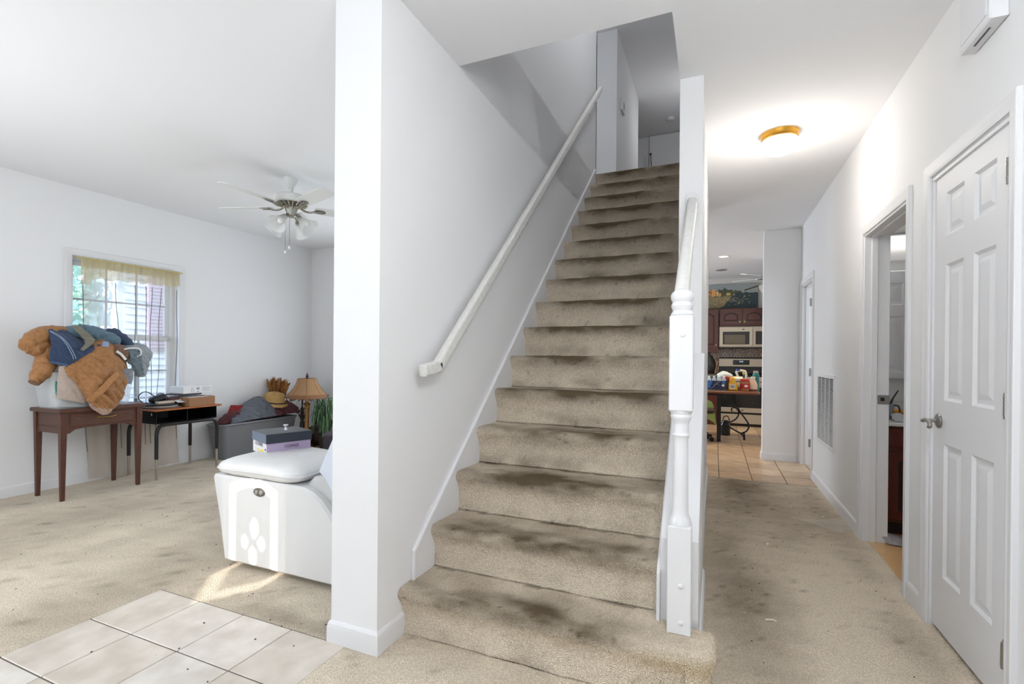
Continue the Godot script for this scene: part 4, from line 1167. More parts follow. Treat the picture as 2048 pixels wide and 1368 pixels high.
	build("band", cloth([[V(-4.80, 0.815, -2.315), V(-4.775, 0.91, -2.39), V(-4.81, 1.055, -2.535)], [V(-4.80, 0.80, -2.36), V(-4.77, 0.885, -2.43), V(-4.81, 1.02, -2.56)]], 30, 4, 0.01, 0.004, 66).mesh(60), fabric(Color(0.68, 0.465, 0.26), 0.1, 2.0, 0.7), j)
	build("sleeve", sleeve([V(-5.12, 1.37, -2.36), V(-5.10, 1.36, -2.204), V(-5.08, 1.32, -2.115), V(-5.06, 1.275, -2.05), V(-5.05, 1.25, -2.01)], [0.06, 0.07, 0.072, 0.055, 0.02], 22, 67, 0.012).mesh(60), tan, j)
	build("sleeve", sleeve([V(-5.08, 1.29, -2.22), V(-5.05, 1.265, -2.14), V(-5.04, 1.235, -2.09), V(-5.04, 1.235, -2.03)], [0.045, 0.05, 0.045, 0.02], 18, 68, 0.012).mesh(60), tan, j)
	var cuff := build("sleeve", sleeve([V(-5.07, 1.25, -2.176), V(-5.03, 1.148, -2.155), V(-5.00, 1.075, -2.125), V(-4.99, 1.02, -2.09), V(-4.98, 0.975, -2.062)], [0.05, 0.062, 0.062, 0.05, 0.034], 22, 69, 0.012).mesh(60), tan, j)
	build("cuff", sleeve([V(-4.985, 0.995, -2.075), V(-4.98, 0.967, -2.055)], [0.043, 0.036], 18, 70, 0.0).mesh(60), fabric(Color(0.5, 0.33, 0.2), 0.14, 6.0), cuff)
	# denim
	var blue := fabric(Color(0.11, 0.19, 0.34), 0.25, 9.0)
	var je := thing("jeans", "dark blue jeans with pale stitching spread over the tan jacket", "jeans")
	var jr := [[V(-5.05, 1.395, -2.165), V(-5.08, 1.41, -2.245), V(-5.08, 1.405, -2.306), V(-5.06, 1.33, -2.385), V(-5.03, 1.325, -2.511)], [V(-4.95, 1.30, -2.149), V(-4.94, 1.32, -2.207), V(-4.93, 1.30, -2.280), V(-4.92, 1.25, -2.346), V(-4.95, 1.275, -2.483)], [V(-4.91, 1.204, -2.12), V(-4.90, 1.215, -2.18), V(-4.89, 1.20, -2.246), V(-4.88, 1.19, -2.304), V(-4.90, 1.22, -2.40)], [V(-4.92, 1.136, -2.125), V(-4.91, 1.122, -2.174), V(-4.90, 1.107, -2.229), V(-4.89, 1.13, -2.265), V(-4.90, 1.18, -2.33)]]
	build("denim", cloth(jr, 44, 36, 0.014, 0.012, 71, 5.0).mesh(60), blue, je)
	var thread := M(Color(0.62, 0.68, 0.76), 0.9)
	for q in [[0.02, 0.62, 0.05], [0.02, 0.70, 0.02]]:
		var ln := []
		for k in 14:
			var u := lerpf(0.05, q[1], k / 13.0)
			ln.append(patch(jr, u, lerpf(q[2] + 0.03, 0.80, k / 13.0)) + V(0.020, 0.004, 0))
		build("stitching", Geo.new().tube(ln, 0.0025, 5).mesh(), thread, je)
	build("hem", cloth([[V(-4.905, 1.15, -2.125), V(-4.893, 1.135, -2.174), V(-4.883, 1.12, -2.229)], [V(-4.91, 1.132, -2.125), V(-4.90, 1.117, -2.174), V(-4.89, 1.102, -2.229)]], 14, 3, 0.012, 0.003, 72).mesh(60), fabric(Color(0.22, 0.32, 0.5), 0.2, 9.0), je)
	var tagm := Geo.new().prism(round_rect(-0.024, -0.022, 0.024, 0.022, 0.004), 0, 0.004, Transform3D(Basis(Vector3.UP, PI / 2), V(-4.925, 1.29, -2.515)), 0.001)
	build("label_patch", tagm.mesh(), fabric(Color(0.55, 0.64, 0.78), 0.05), je)
	var light := fabric(Color(0.33, 0.45, 0.52), 0.2, 7.0)
	var lj := thing("jeans", "faded light blue jeans folded along the top of the heap", "jeans")
	build("denim", sleeve([V(-5.08, 1.395, -2.31), V(-5.06, 1.395, -2.405), V(-5.05, 1.375, -2.492), V(-5.04, 1.345, -2.583), V(-5.04, 1.30, -2.665)], [0.03, 0.052, 0.055, 0.055, 0.04], 20, 73, 0.02).mesh(60), light, lj)
	build("denim", sleeve([V(-5.15, 1.40, -2.35), V(-5.15, 1.40, -2.45), V(-5.13, 1.38, -2.55), V(-5.10, 1.34, -2.66)], [0.03, 0.045, 0.05, 0.035], 18, 74, 0.018).mesh(60), light, lj)
	var navy := fabric(Color(0.19, 0.25, 0.36), 0.18, 7.0)
	solo("jeans", sleeve([V(-5.16, 1.40, -2.60), V(-5.14, 1.39, -2.69), V(-5.12, 1.335, -2.753), V(-5.10, 1.27, -2.80)], [0.02, 0.045, 0.045, 0.04], 18, 75, 0.014).mesh(60), navy, "navy jeans leg behind the faded jeans at the top of the heap", "jeans")
	solo("scarf", cloth([[V(-5.02, 1.44, -2.316), V(-5.02, 1.44, -2.363)], [V(-4.96, 1.39, -2.323), V(-4.96, 1.395, -2.382)], [V(-4.92, 1.305, -2.362), V(-4.92, 1.314, -2.428)], [V(-4.87, 1.235, -2.303), V(-4.87, 1.228, -2.326)]], 12, 30, 0.014, 0.008, 76, 9.0).mesh(60), fabric(Color(0.47, 0.45, 0.36), 0.4, 12.0), "mottled olive grey cloth strip between the dark and faded jeans", "scarf")
	var grey := [[V(-5.12, 1.27, -2.70), V(-5.10, 1.30, -2.82), V(-5.12, 1.295, -2.91), V(-5.15, 1.24, -2.99)], [V(-5.03, 1.207, -2.698), V(-5.00, 1.215, -2.765), V(-5.02, 1.21, -2.869), V(-5.10, 1.20, -2.985)], [V(-5.00, 1.145, -2.724), V(-4.98, 1.114, -2.768), V(-5.00, 1.113, -2.859), V(-5.08, 1.11, -2.949)], [V(-5.00, 1.083, -2.766), V(-4.98, 1.051, -2.804), V(-5.00, 1.033, -2.859), V(-5.06, 1.046, -2.923)], [V(-5.01, 1.0, -2.80), V(-4.99, 0.99, -2.839), V(-5.00, 0.995, -2.867), V(-5.04, 1.01, -2.897)]]
	solo("shirt", cloth(grey, 36, 36, 0.02, 0.02, 77, 5.0).mesh(60), fabric(Color(0.60, 0.63, 0.65), 0.1), "pale grey shirt bulging off the window end of the heap", "shirt")
	solo("blouse", cloth([[V(-4.96, 1.25, -2.70), V(-4.95, 1.235, -2.80)], [V(-4.93, 1.18, -2.71), V(-4.93, 1.165, -2.80)], [V(-4.93, 1.11, -2.735), V(-4.93, 1.10, -2.81)], [V(-4.94, 1.01, -2.78), V(-4.94, 1.01, -2.835)]], 18, 30, 0.012, 0.016, 78, 9.0).mesh(60), fabric(Color(0.36, 0.47, 0.52), 0.45, 14.0), "blue patterned blouse hanging below the pale grey shirt", "blouse")
	solo("shirt", sleeve([V(-5.0, 1.26, -2.60), V(-4.98, 1.24, -2.64), V(-4.97, 1.20, -2.68), V(-4.97, 1.15, -2.69)], [0.03, 0.045, 0.045, 0.03], 16, 79, 0.012).mesh(60), fabric(Color(0.45, 0.29, 0.20), 0.3, 8.0), "rust brown crumpled garment between the jacket and the blouse", "shirt")
	var plastic := M(Color(0.93, 0.93, 0.93), 0.3)
	solo("hanger", Geo.new().tube(smooth([V(-4.93, 1.246, -2.66), V(-4.925, 1.258, -2.713), V(-4.92, 1.258, -2.769), V(-4.92, 1.24, -2.794), V(-4.92, 1.20, -2.794), V(-4.92, 1.183, -2.765)], 4), 0.006, 8).mesh(), plastic, "white tubular plastic hanger looped over the patterned blouse", "hanger")
	solo("hanger", Geo.new().tube(smooth([V(-4.93, 1.229, -2.601), V(-4.92, 1.20, -2.635), V(-4.92, 1.154, -2.669)], 4), 0.011, 8).mesh(), plastic, "white curved plastic hanger end beside the rust brown garment", "hanger")
	# filling so that the heap rests on the bin
	solo("clothes_heap", sleeve([V(-5.12, 1.13, -2.26), V(-5.12, 1.16, -2.40), V(-5.12, 1.17, -2.55), V(-5.12, 1.14, -2.72)], [0.10, 0.17, 0.17, 0.12], 24, 80, 0.02).mesh(60), fabric(Color(0.5, 0.48, 0.46), 0.2), "mixed grey clothes heaped in the bin under the jacket", "clothes")

func make_desk() -> void:
	var t := thing("school_desk", "black metal school desk with a wooden top under the window", "desk", V(-5.12, 0, -3.23))
	var black := M(Color(0.055, 0.055, 0.065), 0.3)
	var chrome := M(Color(0.72, 0.70, 0.68), 0.2, 0.9)
	build("desktop", Geo.new().prism(round_rect(-0.25, -0.345, 0.25, 0.345, 0.03), 0.658, 0.676, flat_y(0), 0.004).mesh(30), wood(Color(0.55, 0.30, 0.14), Color(0.72, 0.45, 0.24), 2, 2.5), t)
	var g := Geo.new()
	g.box(V(0, 0.535, 0), V(0.42, 0.006, 0.60)); g.box(V(-0.21, 0.597, 0), V(0.006, 0.122, 0.60))
	for s in [-1, 1]: g.box(V(0, 0.597, s * 0.30), V(0.42, 0.124, 0.005))
	g.box(V(0.02, 0.597, -0.02), V(0.30, 0.12, 0.005))
	build("book_box", g.mesh(0), black, t)
	for sx in [-1, 1]:
		var x: float = 0.215 * sx
		build("leg_frame", Geo.new().tube(smooth([V(x, 0.20, 0.302), V(x, 0.34, 0.302), V(x, 0.45, 0.30), V(x, 0.505, 0.275), V(x, 0.52, 0.22), V(x, 0.52, 0.0), V(x, 0.52, -0.22), V(x, 0.505, -0.275), V(x, 0.45, -0.30), V(x, 0.34, -0.302), V(x, 0.20, -0.302)], 4), 0.0165, 12).mesh(), black, t)
		for sz in [-1, 1]: build("leg", Geo.new().tube([V(x, 0.25, 0.302 * sz), V(x, 0.012, 0.302 * sz), V(x, 0.0, 0.302 * sz)], [0.0115, 0.0115, 0.014], 12).mesh(), chrome, t)
	build("sticker", Geo.new().prism(PackedVector2Array([Vector2(-0.14, 0.62), Vector2(-0.13, 0.64), Vector2(-0.12, 0.625), Vector2(-0.125, 0.61)]), 0.3035, 0.3045).mesh(0), M(Color(0.9, 0.88, 0.85), 0.6), t, V(0.27, 0, 0))
	# on the desk
	var tr := thing("tray", "dark rimmed oval tray lying lowest on the desk", "tray", V(-5.07, 0.677, -3.06))
	build("tray_base", Geo.new().prism(oval(0, 0, 0.20, 0.165, 28), 0.0, 0.012, flat_y(0), 0.004).mesh(30), M(Color(0.42, 0.34, 0.29), 0.35), tr)
	solo("book", Geo.new().prism(oval(-5.08, 3.05, 0.185, 0.15, 28), 0.690, 0.702, flat_y(0), 0.003).mesh(30), M(Color(0.82, 0.80, 0.77), 0.6), "pale flat oval mat stacked between the two dark trays", "mat")
	solo("tray", Geo.new().prism(oval(-5.08, 3.05, 0.20, 0.16, 28), 0.703, 0.717, flat_y(0), 0.004).mesh(30), M(Color(0.10, 0.095, 0.10), 0.3), "black oval tray under the power adapter", "tray")
	var pa := thing("power_adapter", "black power adapter with its cord looped on the tray", "power adapter", V(-5.06, 0.75, -3.03))
	var bk := M(Color(0.07, 0.07, 0.09), 0.4)
	build("body", Geo.new().box(V(0, 0.018, 0), V(0.075, 0.06, 0.14), 0.016, Transform3D(Basis(Vector3(1, 0, 0), 0.25), Vector3.ZERO)).mesh(40), bk, pa)
	build("cord", Geo.new().tube(smooth([V(0, 0.04, 0.03), V(0.0, 0.085, 0.09), V(0.01, 0.085, 0.15), V(0.02, 0.04, 0.185), V(0.03, -0.01, 0.15), V(0.04, -0.026, 0.08), V(0.04, -0.026, 0.0)], 6), 0.0045, 6).mesh(), bk, pa)
	build("cord", Geo.new().tube(smooth([V(-0.02, 0.045, 0.0), V(-0.02, 0.065, -0.03), V(0, 0.05, -0.07), V(0.02, 0.0, -0.09)], 6), 0.004, 6).mesh(), bk, pa)
	solo("remote_control", Geo.new().box(V(-4.98, 0.732, -3.05), V(0.05, 0.026, 0.16), 0.006).mesh(30), M(Color(0.76, 0.70, 0.62), 0.5), "beige remote control on the black tray beneath the adapter", "remote control")
	solo("crumpled_paper", cloth([[V(-5.02, 0.73, -3.14), V(-5.04, 0.75, -3.22)], [V(-4.97, 0.735, -3.13), V(-4.98, 0.725, -3.23)], [V(-4.93, 0.722, -3.14), V(-4.94, 0.72, -3.22)]], 12, 12, 0.003, 0.012, 81, 16.0).mesh(50), M(Color(0.88, 0.87, 0.85), 0.8), "crumpled white paper beside the power adapter", "paper")
	var cb := thing("cardboard_box", "open brown cardboard tray box on the school desk", "box", V(-5.04, 0.677, -3.36))
	var card := M(Color(0.60, 0.44, 0.32), 0.9)
	var cg := Geo.new()
	cg.box(V(0.15, 0.045, 0), V(0.006, 0.09, 0.27)); cg.box(V(-0.15, 0.045, 0), V(0.006, 0.09, 0.27))
	cg.box(V(0, 0.045, 0.135), V(0.3, 0.09, 0.006)); cg.box(V(0, 0.045, -0.135), V(0.3, 0.09, 0.006)); cg.box(V(0, 0.004, 0), V(0.3, 0.006, 0.27))
	build("box_wall", cg.mesh(0), card, cb)
	var pap := M(Color(0.90, 0.90, 0.91), 0.8)
	for k in 3: solo("papers", Geo.new().box(V(-5.05, 0.765 + k * 0.006, -3.35), V(0.24, 0.004, 0.22), 0.0, Transform3D(Basis(Vector3.UP, 0.06 * k), V(0.20 * k, 0, 0.30 * k) * 0.0)).mesh(0), pap, ["lowest white sheaf of papers in the cardboard box", "middle white sheaf of papers in the cardboard box", "topmost white sheaf of papers in the cardboard box"][k], "papers")
	solo("book", Geo.new().box(V(-5.10, 0.792, -3.31), V(0.20, 0.016, 0.24), 0.002).mesh(0), M(Color(0.25, 0.22, 0.24), 0.5), "dark covered book under the white carton", "book")
	solo("book", Geo.new().box(V(-5.12, 0.74, -3.18), V(0.2, 0.05, 0.08), 0.002).mesh(0), M(Color(0.38, 0.26, 0.24), 0.6), "brown book standing between the trays and the cardboard box", "book")
	var wb := thing("carton", "flat white product carton with small grey printing on the cardboard box", "carton", V(-5.08, 0.802, -3.37))
	build("carton_body", Geo.new().box(V(0, 0.036, 0), V(0.22, 0.072, 0.30), 0.003).mesh(20), M(Color(0.90, 0.90, 0.90), 0.55), wb)
	var ink := M(Color(0.30, 0.30, 0.32), 0.8)
	build("print", letters("62", 0.030), ink, wb, V(0.1115, 0.048, 0.0), Vector3(0, PI / 2, 0))
	var lines := Geo.new()
	for k in 4: lines.box(V(0.1108, 0.058 - k * 0.012, -0.09), V(0.001, 0.002, 0.09))
	lines.box(V(0.1108, 0.036, 0.05), V(0.001, 0.05, 0.002)); lines.box(V(0.1108, 0.036, 0.065), V(0.001, 0.05, 0.0015)); lines.box(V(0.1108, 0.015, 0.0), V(0.001, 0.009, 0.009))
	build("print_lines", lines.mesh(0), ink, wb)
	# slim white lamp at the back corner
	var lp := thing("desk_lamp", "slim white desk lamp post standing behind the heap of clothes", "lamp", V(-5.30, 0.676, -2.965))
	build("base", Geo.new().prism(round_rect(-0.05, -0.04, 0.05, 0.04, 0.02), 0.0, 0.055, flat_y(0), 0.008).mesh(40), M(Color(0.88, 0.88, 0.90), 0.35), lp)
	build("post", Geo.new().tube([V(0, 0.05, 0), V(0, 0.46, 0.0)], 0.014, 12).mesh(), M(Color(0.75, 0.77, 0.80), 0.35), lp)
	build("lamp_head", Geo.new().box(V(0.07, 0.47, 0.02), V(0.22, 0.025, 0.05), 0.008).mesh(40), M(Color(0.88, 0.88, 0.90), 0.35), lp)

func make_curtain() -> void:
	var t := thing("curtain", "sheer tan curtain with a yellow valance hanging to the floor at the window", "curtain", V(-5.395, 0, 0))
	var sh := StandardMaterial3D.new()
	sh.albedo_color = Color(0.74, 0.66, 0.56, 0.58)
	sh.transparency = BaseMaterial3D.TRANSPARENCY_ALPHA
	sh.roughness = 0.95
	sh.backlight_enabled = true
	sh.backlight = Color(0.75, 0.75, 0.75)
	var fold := func(z: float, y: float) -> float: return 0.016 * sin(z * 34.0 + 0.5 * sin(y * 2.2)) + 0.010 * sin(z * 61.0 + y * 0.8)
	var P := func(u: float, w: float) -> Vector3:
		var y := lerpf(2.085, 0.012, w)
		var z0 := lerpf(-2.55, -2.62, w)
		var z := lerpf(z0, -3.43, u)
		return V(fold.call(z, y) * (0.4 + 0.6 * minf(1.0, w * 3.0)) + 0.03 * smoothstep(0.75, 1.0, w), y + 0.02 * sin(z * 9.0) * smoothstep(0.8, 1.0, w), z)
	build("sheer_panel", Geo.new().grid(120, 40, P).mesh(60), sh, t)
	var yl := StandardMaterial3D.new()
	yl.albedo_color = Color(0.80, 0.70, 0.40, 0.72)
	yl.transparency = BaseMaterial3D.TRANSPARENCY_ALPHA
	yl.roughness = 0.9
	yl.backlight_enabled = true
	yl.backlight = Color(0.9, 0.9, 0.9)
	var va := Geo.new().grid(90, 8, func(u, w):
		var z := lerpf(-2.548, -3.432, u)
		var bot: float = 1.905 + 0.008 * sin(u * 40.0) + 0.03 * u
		if u < 0.10: bot = 1.845
		return V(0.018 + 0.012 * sin(u * 95.0) + 0.006 * sin(u * 41.0), lerpf(2.095, bot, w), z))
	build("valance", va.mesh(60), yl, t)
	build("rod", Geo.new().tube([V(0.018, 2.088, -2.515), V(0.018, 2.088, -3.465)], 0.007, 8).mesh(), M(Color(0.78, 0.70, 0.45), 0.6), t)
	var seam := M(Color(0.42, 0.36, 0.30), 0.95)
	for k in [[0.0, 0.012], [0.33, 0.0], [0.52, 0.0], [0.62, -0.02], [0.70, -0.04], [0.80, -0.06], [0.985, 0.0]]:
		var ln := []
		for i in 26:
			var w := 0.09 + 0.78 * i / 25.0
			ln.append(P.call(clampf(k[0] + k[1] * w + 0.008 * sin(w * 14 + k[0] * 9), 0, 1), w) + V(0.003, 0, 0))
		build("seam", Geo.new().tube(ln, 0.0028, 5).mesh(), seam, t)

func make_corner() -> void:
	# grey tote with clothes, hat and dried wheat
	var t := thing("tote", "large grey plastic tote full of clothes on the living room floor", "tote", V(-5.25, 0, -4.27))
	var gp := M(Color(0.46, 0.465, 0.48), 0.45)
	var g := Geo.new()
	var b0 := round_rect(-0.10, -0.47, 0.12, 0.47, 0.05)
	var b1 := round_rect(-0.13, -0.535, 0.15, 0.535, 0.06)
	for i in b0.size():
		var j := (i + 1) % b0.size()
		var A := V(b0[i].x, 0, -b0[i].y)
		var B := V(b0[j].x, 0, -b0[j].y)
		var C := V(b1[j].x, 0.40, -b1[j].y)
		var D := V(b1[i].x, 0.40, -b1[i].y)
		g.q(A, B, C, D)
		g.q(D, C, C * V(0.94, 1, 0.97), D * V(0.94, 1, 0.97))
		g.q(D * V(0.94, 1, 0.97), C * V(0.94, 1, 0.97), B * V(0.9, 1, 0.98) + V(0, 0.01, 0), A * V(0.9, 1, 0.98) + V(0, 0.01, 0))
	g.prism(b0, 0.0, 0.01, flat_y(0))
	build("tub", g.mesh(30), gp, t)
	var rim := []
	for p in b1: rim.append(V(p.x, 0.395, -p.y))
	rim.append(rim[0])
	build("rim", Geo.new().tube(rim, 0.014, 8).mesh(), gp, t)
	solo("shirt", sleeve([V(-5.25, 0.36, -3.80), V(-5.25, 0.42, -3.95), V(-5.25, 0.44, -4.10), V(-5.25, 0.40, -4.25)], [0.05, 0.09, 0.08, 0.06], 18, 91, 0.02).mesh(60), fabric(Color(0.28, 0.08, 0.10), 0.2), "dark red clothes at the near end of the grey tote", "shirt")
	solo("cloth_napkin", cloth([[V(-5.30, 0.60, -3.98), V(-5.28, 0.58, -4.18)], [V(-5.24, 0.50, -3.90), V(-5.22, 0.50, -4.16)], [V(-5.20, 0.42, -3.86), V(-5.18, 0.42, -4.12)]], 14, 14, 0.012, 0.010, 92).mesh(60), fabric(Color(0.52, 0.06, 0.08), 0.12), "bright red folded cloth sticking up from the grey tote", "cloth")
	solo("coat", cloth([[V(-5.34, 0.52, -4.05), V(-5.33, 0.66, -4.30), V(-5.33, 0.65, -4.42), V(-5.34, 0.58, -4.55)], [V(-5.20, 0.45, -3.92), V(-5.18, 0.56, -4.20), V(-5.17, 0.57, -4.38), V(-5.20, 0.52, -4.52)], [V(-5.14, 0.40, -3.86), V(-5.13, 0.42, -4.12), V(-5.12, 0.43, -4.34), V(-5.13, 0.43, -4.48)]], 40, 26, 0.022, 0.026, 93, 4.0).mesh(60), fabric(Color(0.36, 0.38, 0.42), 0.08, 2.0, 0.7), "slate grey nylon coat spread across the grey tote", "coat")
	solo("jacket", cloth([[V(-5.34, 0.60, -4.45), V(-5.33, 0.62, -4.62), V(-5.33, 0.60, -4.78), V(-5.34, 0.52, -4.88)], [V(-5.20, 0.52, -4.42), V(-5.19, 0.55, -4.60), V(-5.19, 0.55, -4.76), V(-5.20, 0.48, -4.88)], [V(-5.13, 0.42, -4.36), V(-5.12, 0.44, -4.58), V(-5.12, 0.44, -4.74), V(-5.13, 0.42, -4.86)]], 40, 24, 0.02, 0.026, 94, 6.0).mesh(60), fabric(Color(0.33, 0.08, 0.11), 0.22, 3.0, 0.7), "maroon jacket at the far end of the grey tote", "jacket")
	# straw hat
	var h := thing("straw_hat", "straw sun hat with a square badge on top of the tote", "hat", V(-5.25, 0.585, -4.56))
	var straw := Geo.new().lathe([[0.165, -0.02], [0.162, -0.008], [0.142, 0.015], [0.136, 0.03], [0.130, 0.08], [0.108, 0.118], [0.06, 0.136], [0.0, 0.14]], 40)
	var sm := StandardMaterial3D.new()
	sm.albedo_texture = ntex(0.06, 3, Color(0.62, 0.47, 0.26), Color(0.86, 0.72, 0.48), 95, 256)
	sm.roughness = 0.8
	tri(sm, Vector3(1, 40, 1) * 0.8)
	build("crown", straw.mesh(50), sm, h, Vector3.ZERO, Vector3(0, 0, -0.22))
	build("hat_band", Geo.new().lathe([[0.144, 0.016], [0.138, 0.030]], 40).mesh(), M(Color(0.12, 0.1, 0.1), 0.8), h, Vector3.ZERO, Vector3(0, 0, -0.22))
	var bd := build("badge", Geo.new().prism(round_rect(-0.03, -0.028, 0.03, 0.028, 0.005), 0, 0.006, Transform3D(Basis(Vector3.UP, PI / 2 - 0.25), V(0.133, 0.045, -0.045)), 0.001).mesh(), M(Color(0.28, 0.18, 0.18), 0.7), h)
	build("badge_face", Geo.new().prism(oval(0, 0, 0.02, 0.019, 14), 0.006, 0.008, Transform3D(Basis(Vector3.UP, PI / 2 - 0.25), V(0.133, 0.045, -0.045))).mesh(), M(Color(0.8, 0.72, 0.68), 0.7), bd)
	# dried wheat
	var w := thing("dried_wheat", "fanned bunch of dried wheat stalks standing in the tote", "dried wheat", V(-5.34, 0.55, -4.66))
	var wm := [M(Color(0.55, 0.36, 0.16), 0.9), M(Color(0.45, 0.28, 0.12), 0.9), M(Color(0.64, 0.44, 0.22), 0.9)]
	var r := RandomNumberGenerator.new()
	r.seed = 15
	for k in 210:
		var a := r.randf_range(-0.25, 0.62)
		var l := r.randf_range(0.24, 0.37) * (1.0 - 0.12 * absf(a))
		var fx := r.randf_range(-0.25, 0.25)
		var tip := V(fx * l, cos(a) * l, -sin(a) * l)
		var gs := Geo.new().tube([V(0, 0, -0.22 * a), tip * 0.6 + V(0, 0, -0.06 * a), tip * 0.72, tip * 0.86, tip], [0.003, 0.003, 0.010, 0.010, 0.003], 5)
		build("wheat_stalk", gs.mesh(60), wm[k % 3], w)
	solo("headphones", Geo.new().tube(smooth([V(-5.24, 0.58, -4.70), V(-5.22, 0.64, -4.72), V(-5.22, 0.665, -4.76), V(-5.22, 0.64, -4.80), V(-5.23, 0.59, -4.81)], 5), [0.02, 0.02, 0.02, 0.019, 0.018, 0.014, 0.012, 0.012, 0.012, 0.011, 0.011, 0.011, 0.011, 0.012, 0.013, 0.016, 0.02, 0.02, 0.02, 0.02, 0.02], 8).mesh(), M(Color(0.06, 0.06, 0.06), 0.35), "black glossy headphones lying beside the straw hat", "headphones")
	# table lamp
	var l := thing("table_lamp", "brass column lamp with a tan bell shade standing in the corner", "lamp", V(-4.835, 0, -4.70))
	var br := M(Color(0.62, 0.47, 0.27), 0.35, 0.75)
	build("base", Geo.new().lathe([[0.11, 0.0], [0.11, 0.015], [0.09, 0.03], [0.05, 0.05], [0.035, 0.075], [0.06, 0.11], [0.07, 0.15], [0.055, 0.19], [0.035, 0.21], [0.045, 0.225], [0.045, 0.24], [0.032, 0.25]], 28).mesh(), br, l)
	build("column", Geo.new().lathe([[0.030, 0.25], [0.034, 0.27], [0.028, 0.29], [0.027, 0.50], [0.030, 0.51]], 24).mesh(), M(Color(0.55, 0.40, 0.22), 0.4, 0.3), l)
	build("capital", Geo.new().lathe([[0.030, 0.51], [0.036, 0.53], [0.028, 0.55], [0.045, 0.575], [0.03, 0.59], [0.02, 0.60], [0.016, 0.70], [0.0, 0.70]], 24).mesh(), br, l)
	var shade_m := fabric(Color(0.66, 0.50, 0.34), 0.08, 6.0)
	shade_m.backlight_enabled = true
	shade_m.backlight = Color(0.3, 0.25, 0.18)
	var bell := Geo.new()
	var sp := [[0.237, 0.655], [0.24, 0.665], [0.235, 0.70], [0.20, 0.735], [0.16, 0.785], [0.13, 0.84], [0.112, 0.90], [0.108, 0.905]]
	bell.lathe(sp, 48)
	var hole := []
	for p in sp: hole.append([p[0] - 0.004, p[1]])
	hole.reverse()
	bell.lathe(hole, 48)
	var shd := build("lamp_shade", bell.mesh(40), shade_m, l)
	build("band", Geo.new().lathe([[0.238, 0.652], [0.2425, 0.665], [0.238, 0.703]], 48).mesh(), fabric(Color(0.56, 0.38, 0.26), 0.1), shd)
	for k in 8:
		var pts := []
		for p in sp.slice(1): pts.append(V(cos(TAU * k / 8) * p[0], p[1], sin(TAU * k / 8) * p[0]) * V(1.004, 1, 1.004))
		build("rib", Geo.new().tube(pts, 0.003, 5).mesh(), fabric(Color(0.56, 0.38, 0.26), 0.1), shd)
	build("finial", Geo.new().lathe([[0.0, 0.90], [0.022, 0.905], [0.014, 0.92], [0.018, 0.935], [0.006, 0.96], [0.009, 0.968], [0.0, 0.978]], 14).mesh(), M(Color(0.30, 0.12, 0.12), 0.5), l)
	build("switch_box", Geo.new().box(V(-0.085, 0.19, 0.03), V(0.022, 0.06, 0.025), 0.005).mesh(), M(Color(0.85, 0.8, 0.7), 0.5), l)
	build("switch_box", Geo.new().box(V(0.085, 0.19, 0.05), V(0.022, 0.06, 0.025), 0.005).mesh(), M(Color(0.85, 0.8, 0.7), 0.5), l)
	# candelabra with hanging crystals
	var pew := M(Color(0.20, 0.19, 0.17), 0.45, 0.5)
	var crystal := StandardMaterial3D.new()
	crystal.albedo_color = Color(0.92, 0.92, 0.9, 0.25)
	crystal.roughness = 0.05
	crystal.transparency = BaseMaterial3D.TRANSPARENCY_ALPHA
	for c in [[V(-5.06, 0, -4.84), "dark turned candelabrum with glass drops on the tote side of the brass lamp"], [V(-5.10, 0, -5.14), "dark turned candelabrum with glass drops behind the brown ball"]]:
		var cd := thing("candelabrum", c[1], "candelabrum", c[0], 0.4, "pair of dark candelabra beside the brass lamp")
		build("stem", Geo.new().lathe([[0.075, 0.0], [0.075, 0.012], [0.045, 0.03], [0.03, 0.06], [0.036, 0.09], [0.028, 0.14], [0.034, 0.26], [0.026, 0.32], [0.018, 0.345], [0.034, 0.365], [0.034, 0.385], [0.05, 0.40], [0.05, 0.412], [0.02, 0.42], [0.026, 0.45], [0.016, 0.47], [0.03, 0.485], [0.018, 0.50], [0.010, 0.52], [0.010, 0.64], [0.0, 0.66]], 20).mesh(), pew, cd)
		for k in 4:
			var a := TAU * k / 4
			var arm := build("arm", Geo.new().tube(smooth([V(0, 0.60, 0), V(cos(a) * 0.06, 0.62, sin(a) * 0.06), V(cos(a) * 0.12, 0.60, sin(a) * 0.12), V(cos(a) * 0.14, 0.63, sin(a) * 0.14)], 4), 0.006, 6).mesh(), pew, cd)
			build("cup", Geo.new().lathe([[0.0, 0.625], [0.012, 0.63], [0.03, 0.65], [0.028, 0.652], [0.01, 0.635]], 14, Transform3D(Basis(), V(cos(a) * 0.14, 0, sin(a) * 0.14))).mesh(), M(Color(0.6, 0.58, 0.5), 0.3, 0.6), arm)
			for q in 3:
				var b := a + (q - 1) * 0.25
				build("crystal_drop", Geo.new().lathe([[0.0, -0.06], [0.009, -0.04], [0.006, -0.012], [0.0, 0.0]], 6, Transform3D(Basis(), V(cos(b) * 0.14, 0.625, sin(b) * 0.14))).mesh(10), crystal, arm)
	# ball
	var ba := thing("ball", "dark brown segmented ball on the floor in front of the lamp", "ball", V(-4.89, 0.14, -4.93))
	build("leather", Geo.new().lathe([[0.0, -0.14], [0.054, -0.129], [0.099, -0.099], [0.129, -0.054], [0.14, 0.0], [0.129, 0.054], [0.099, 0.099], [0.054, 0.129], [0.0, 0.14]], 32).mesh(60), M(Color(0.20, 0.12, 0.11), 0.6), ba)
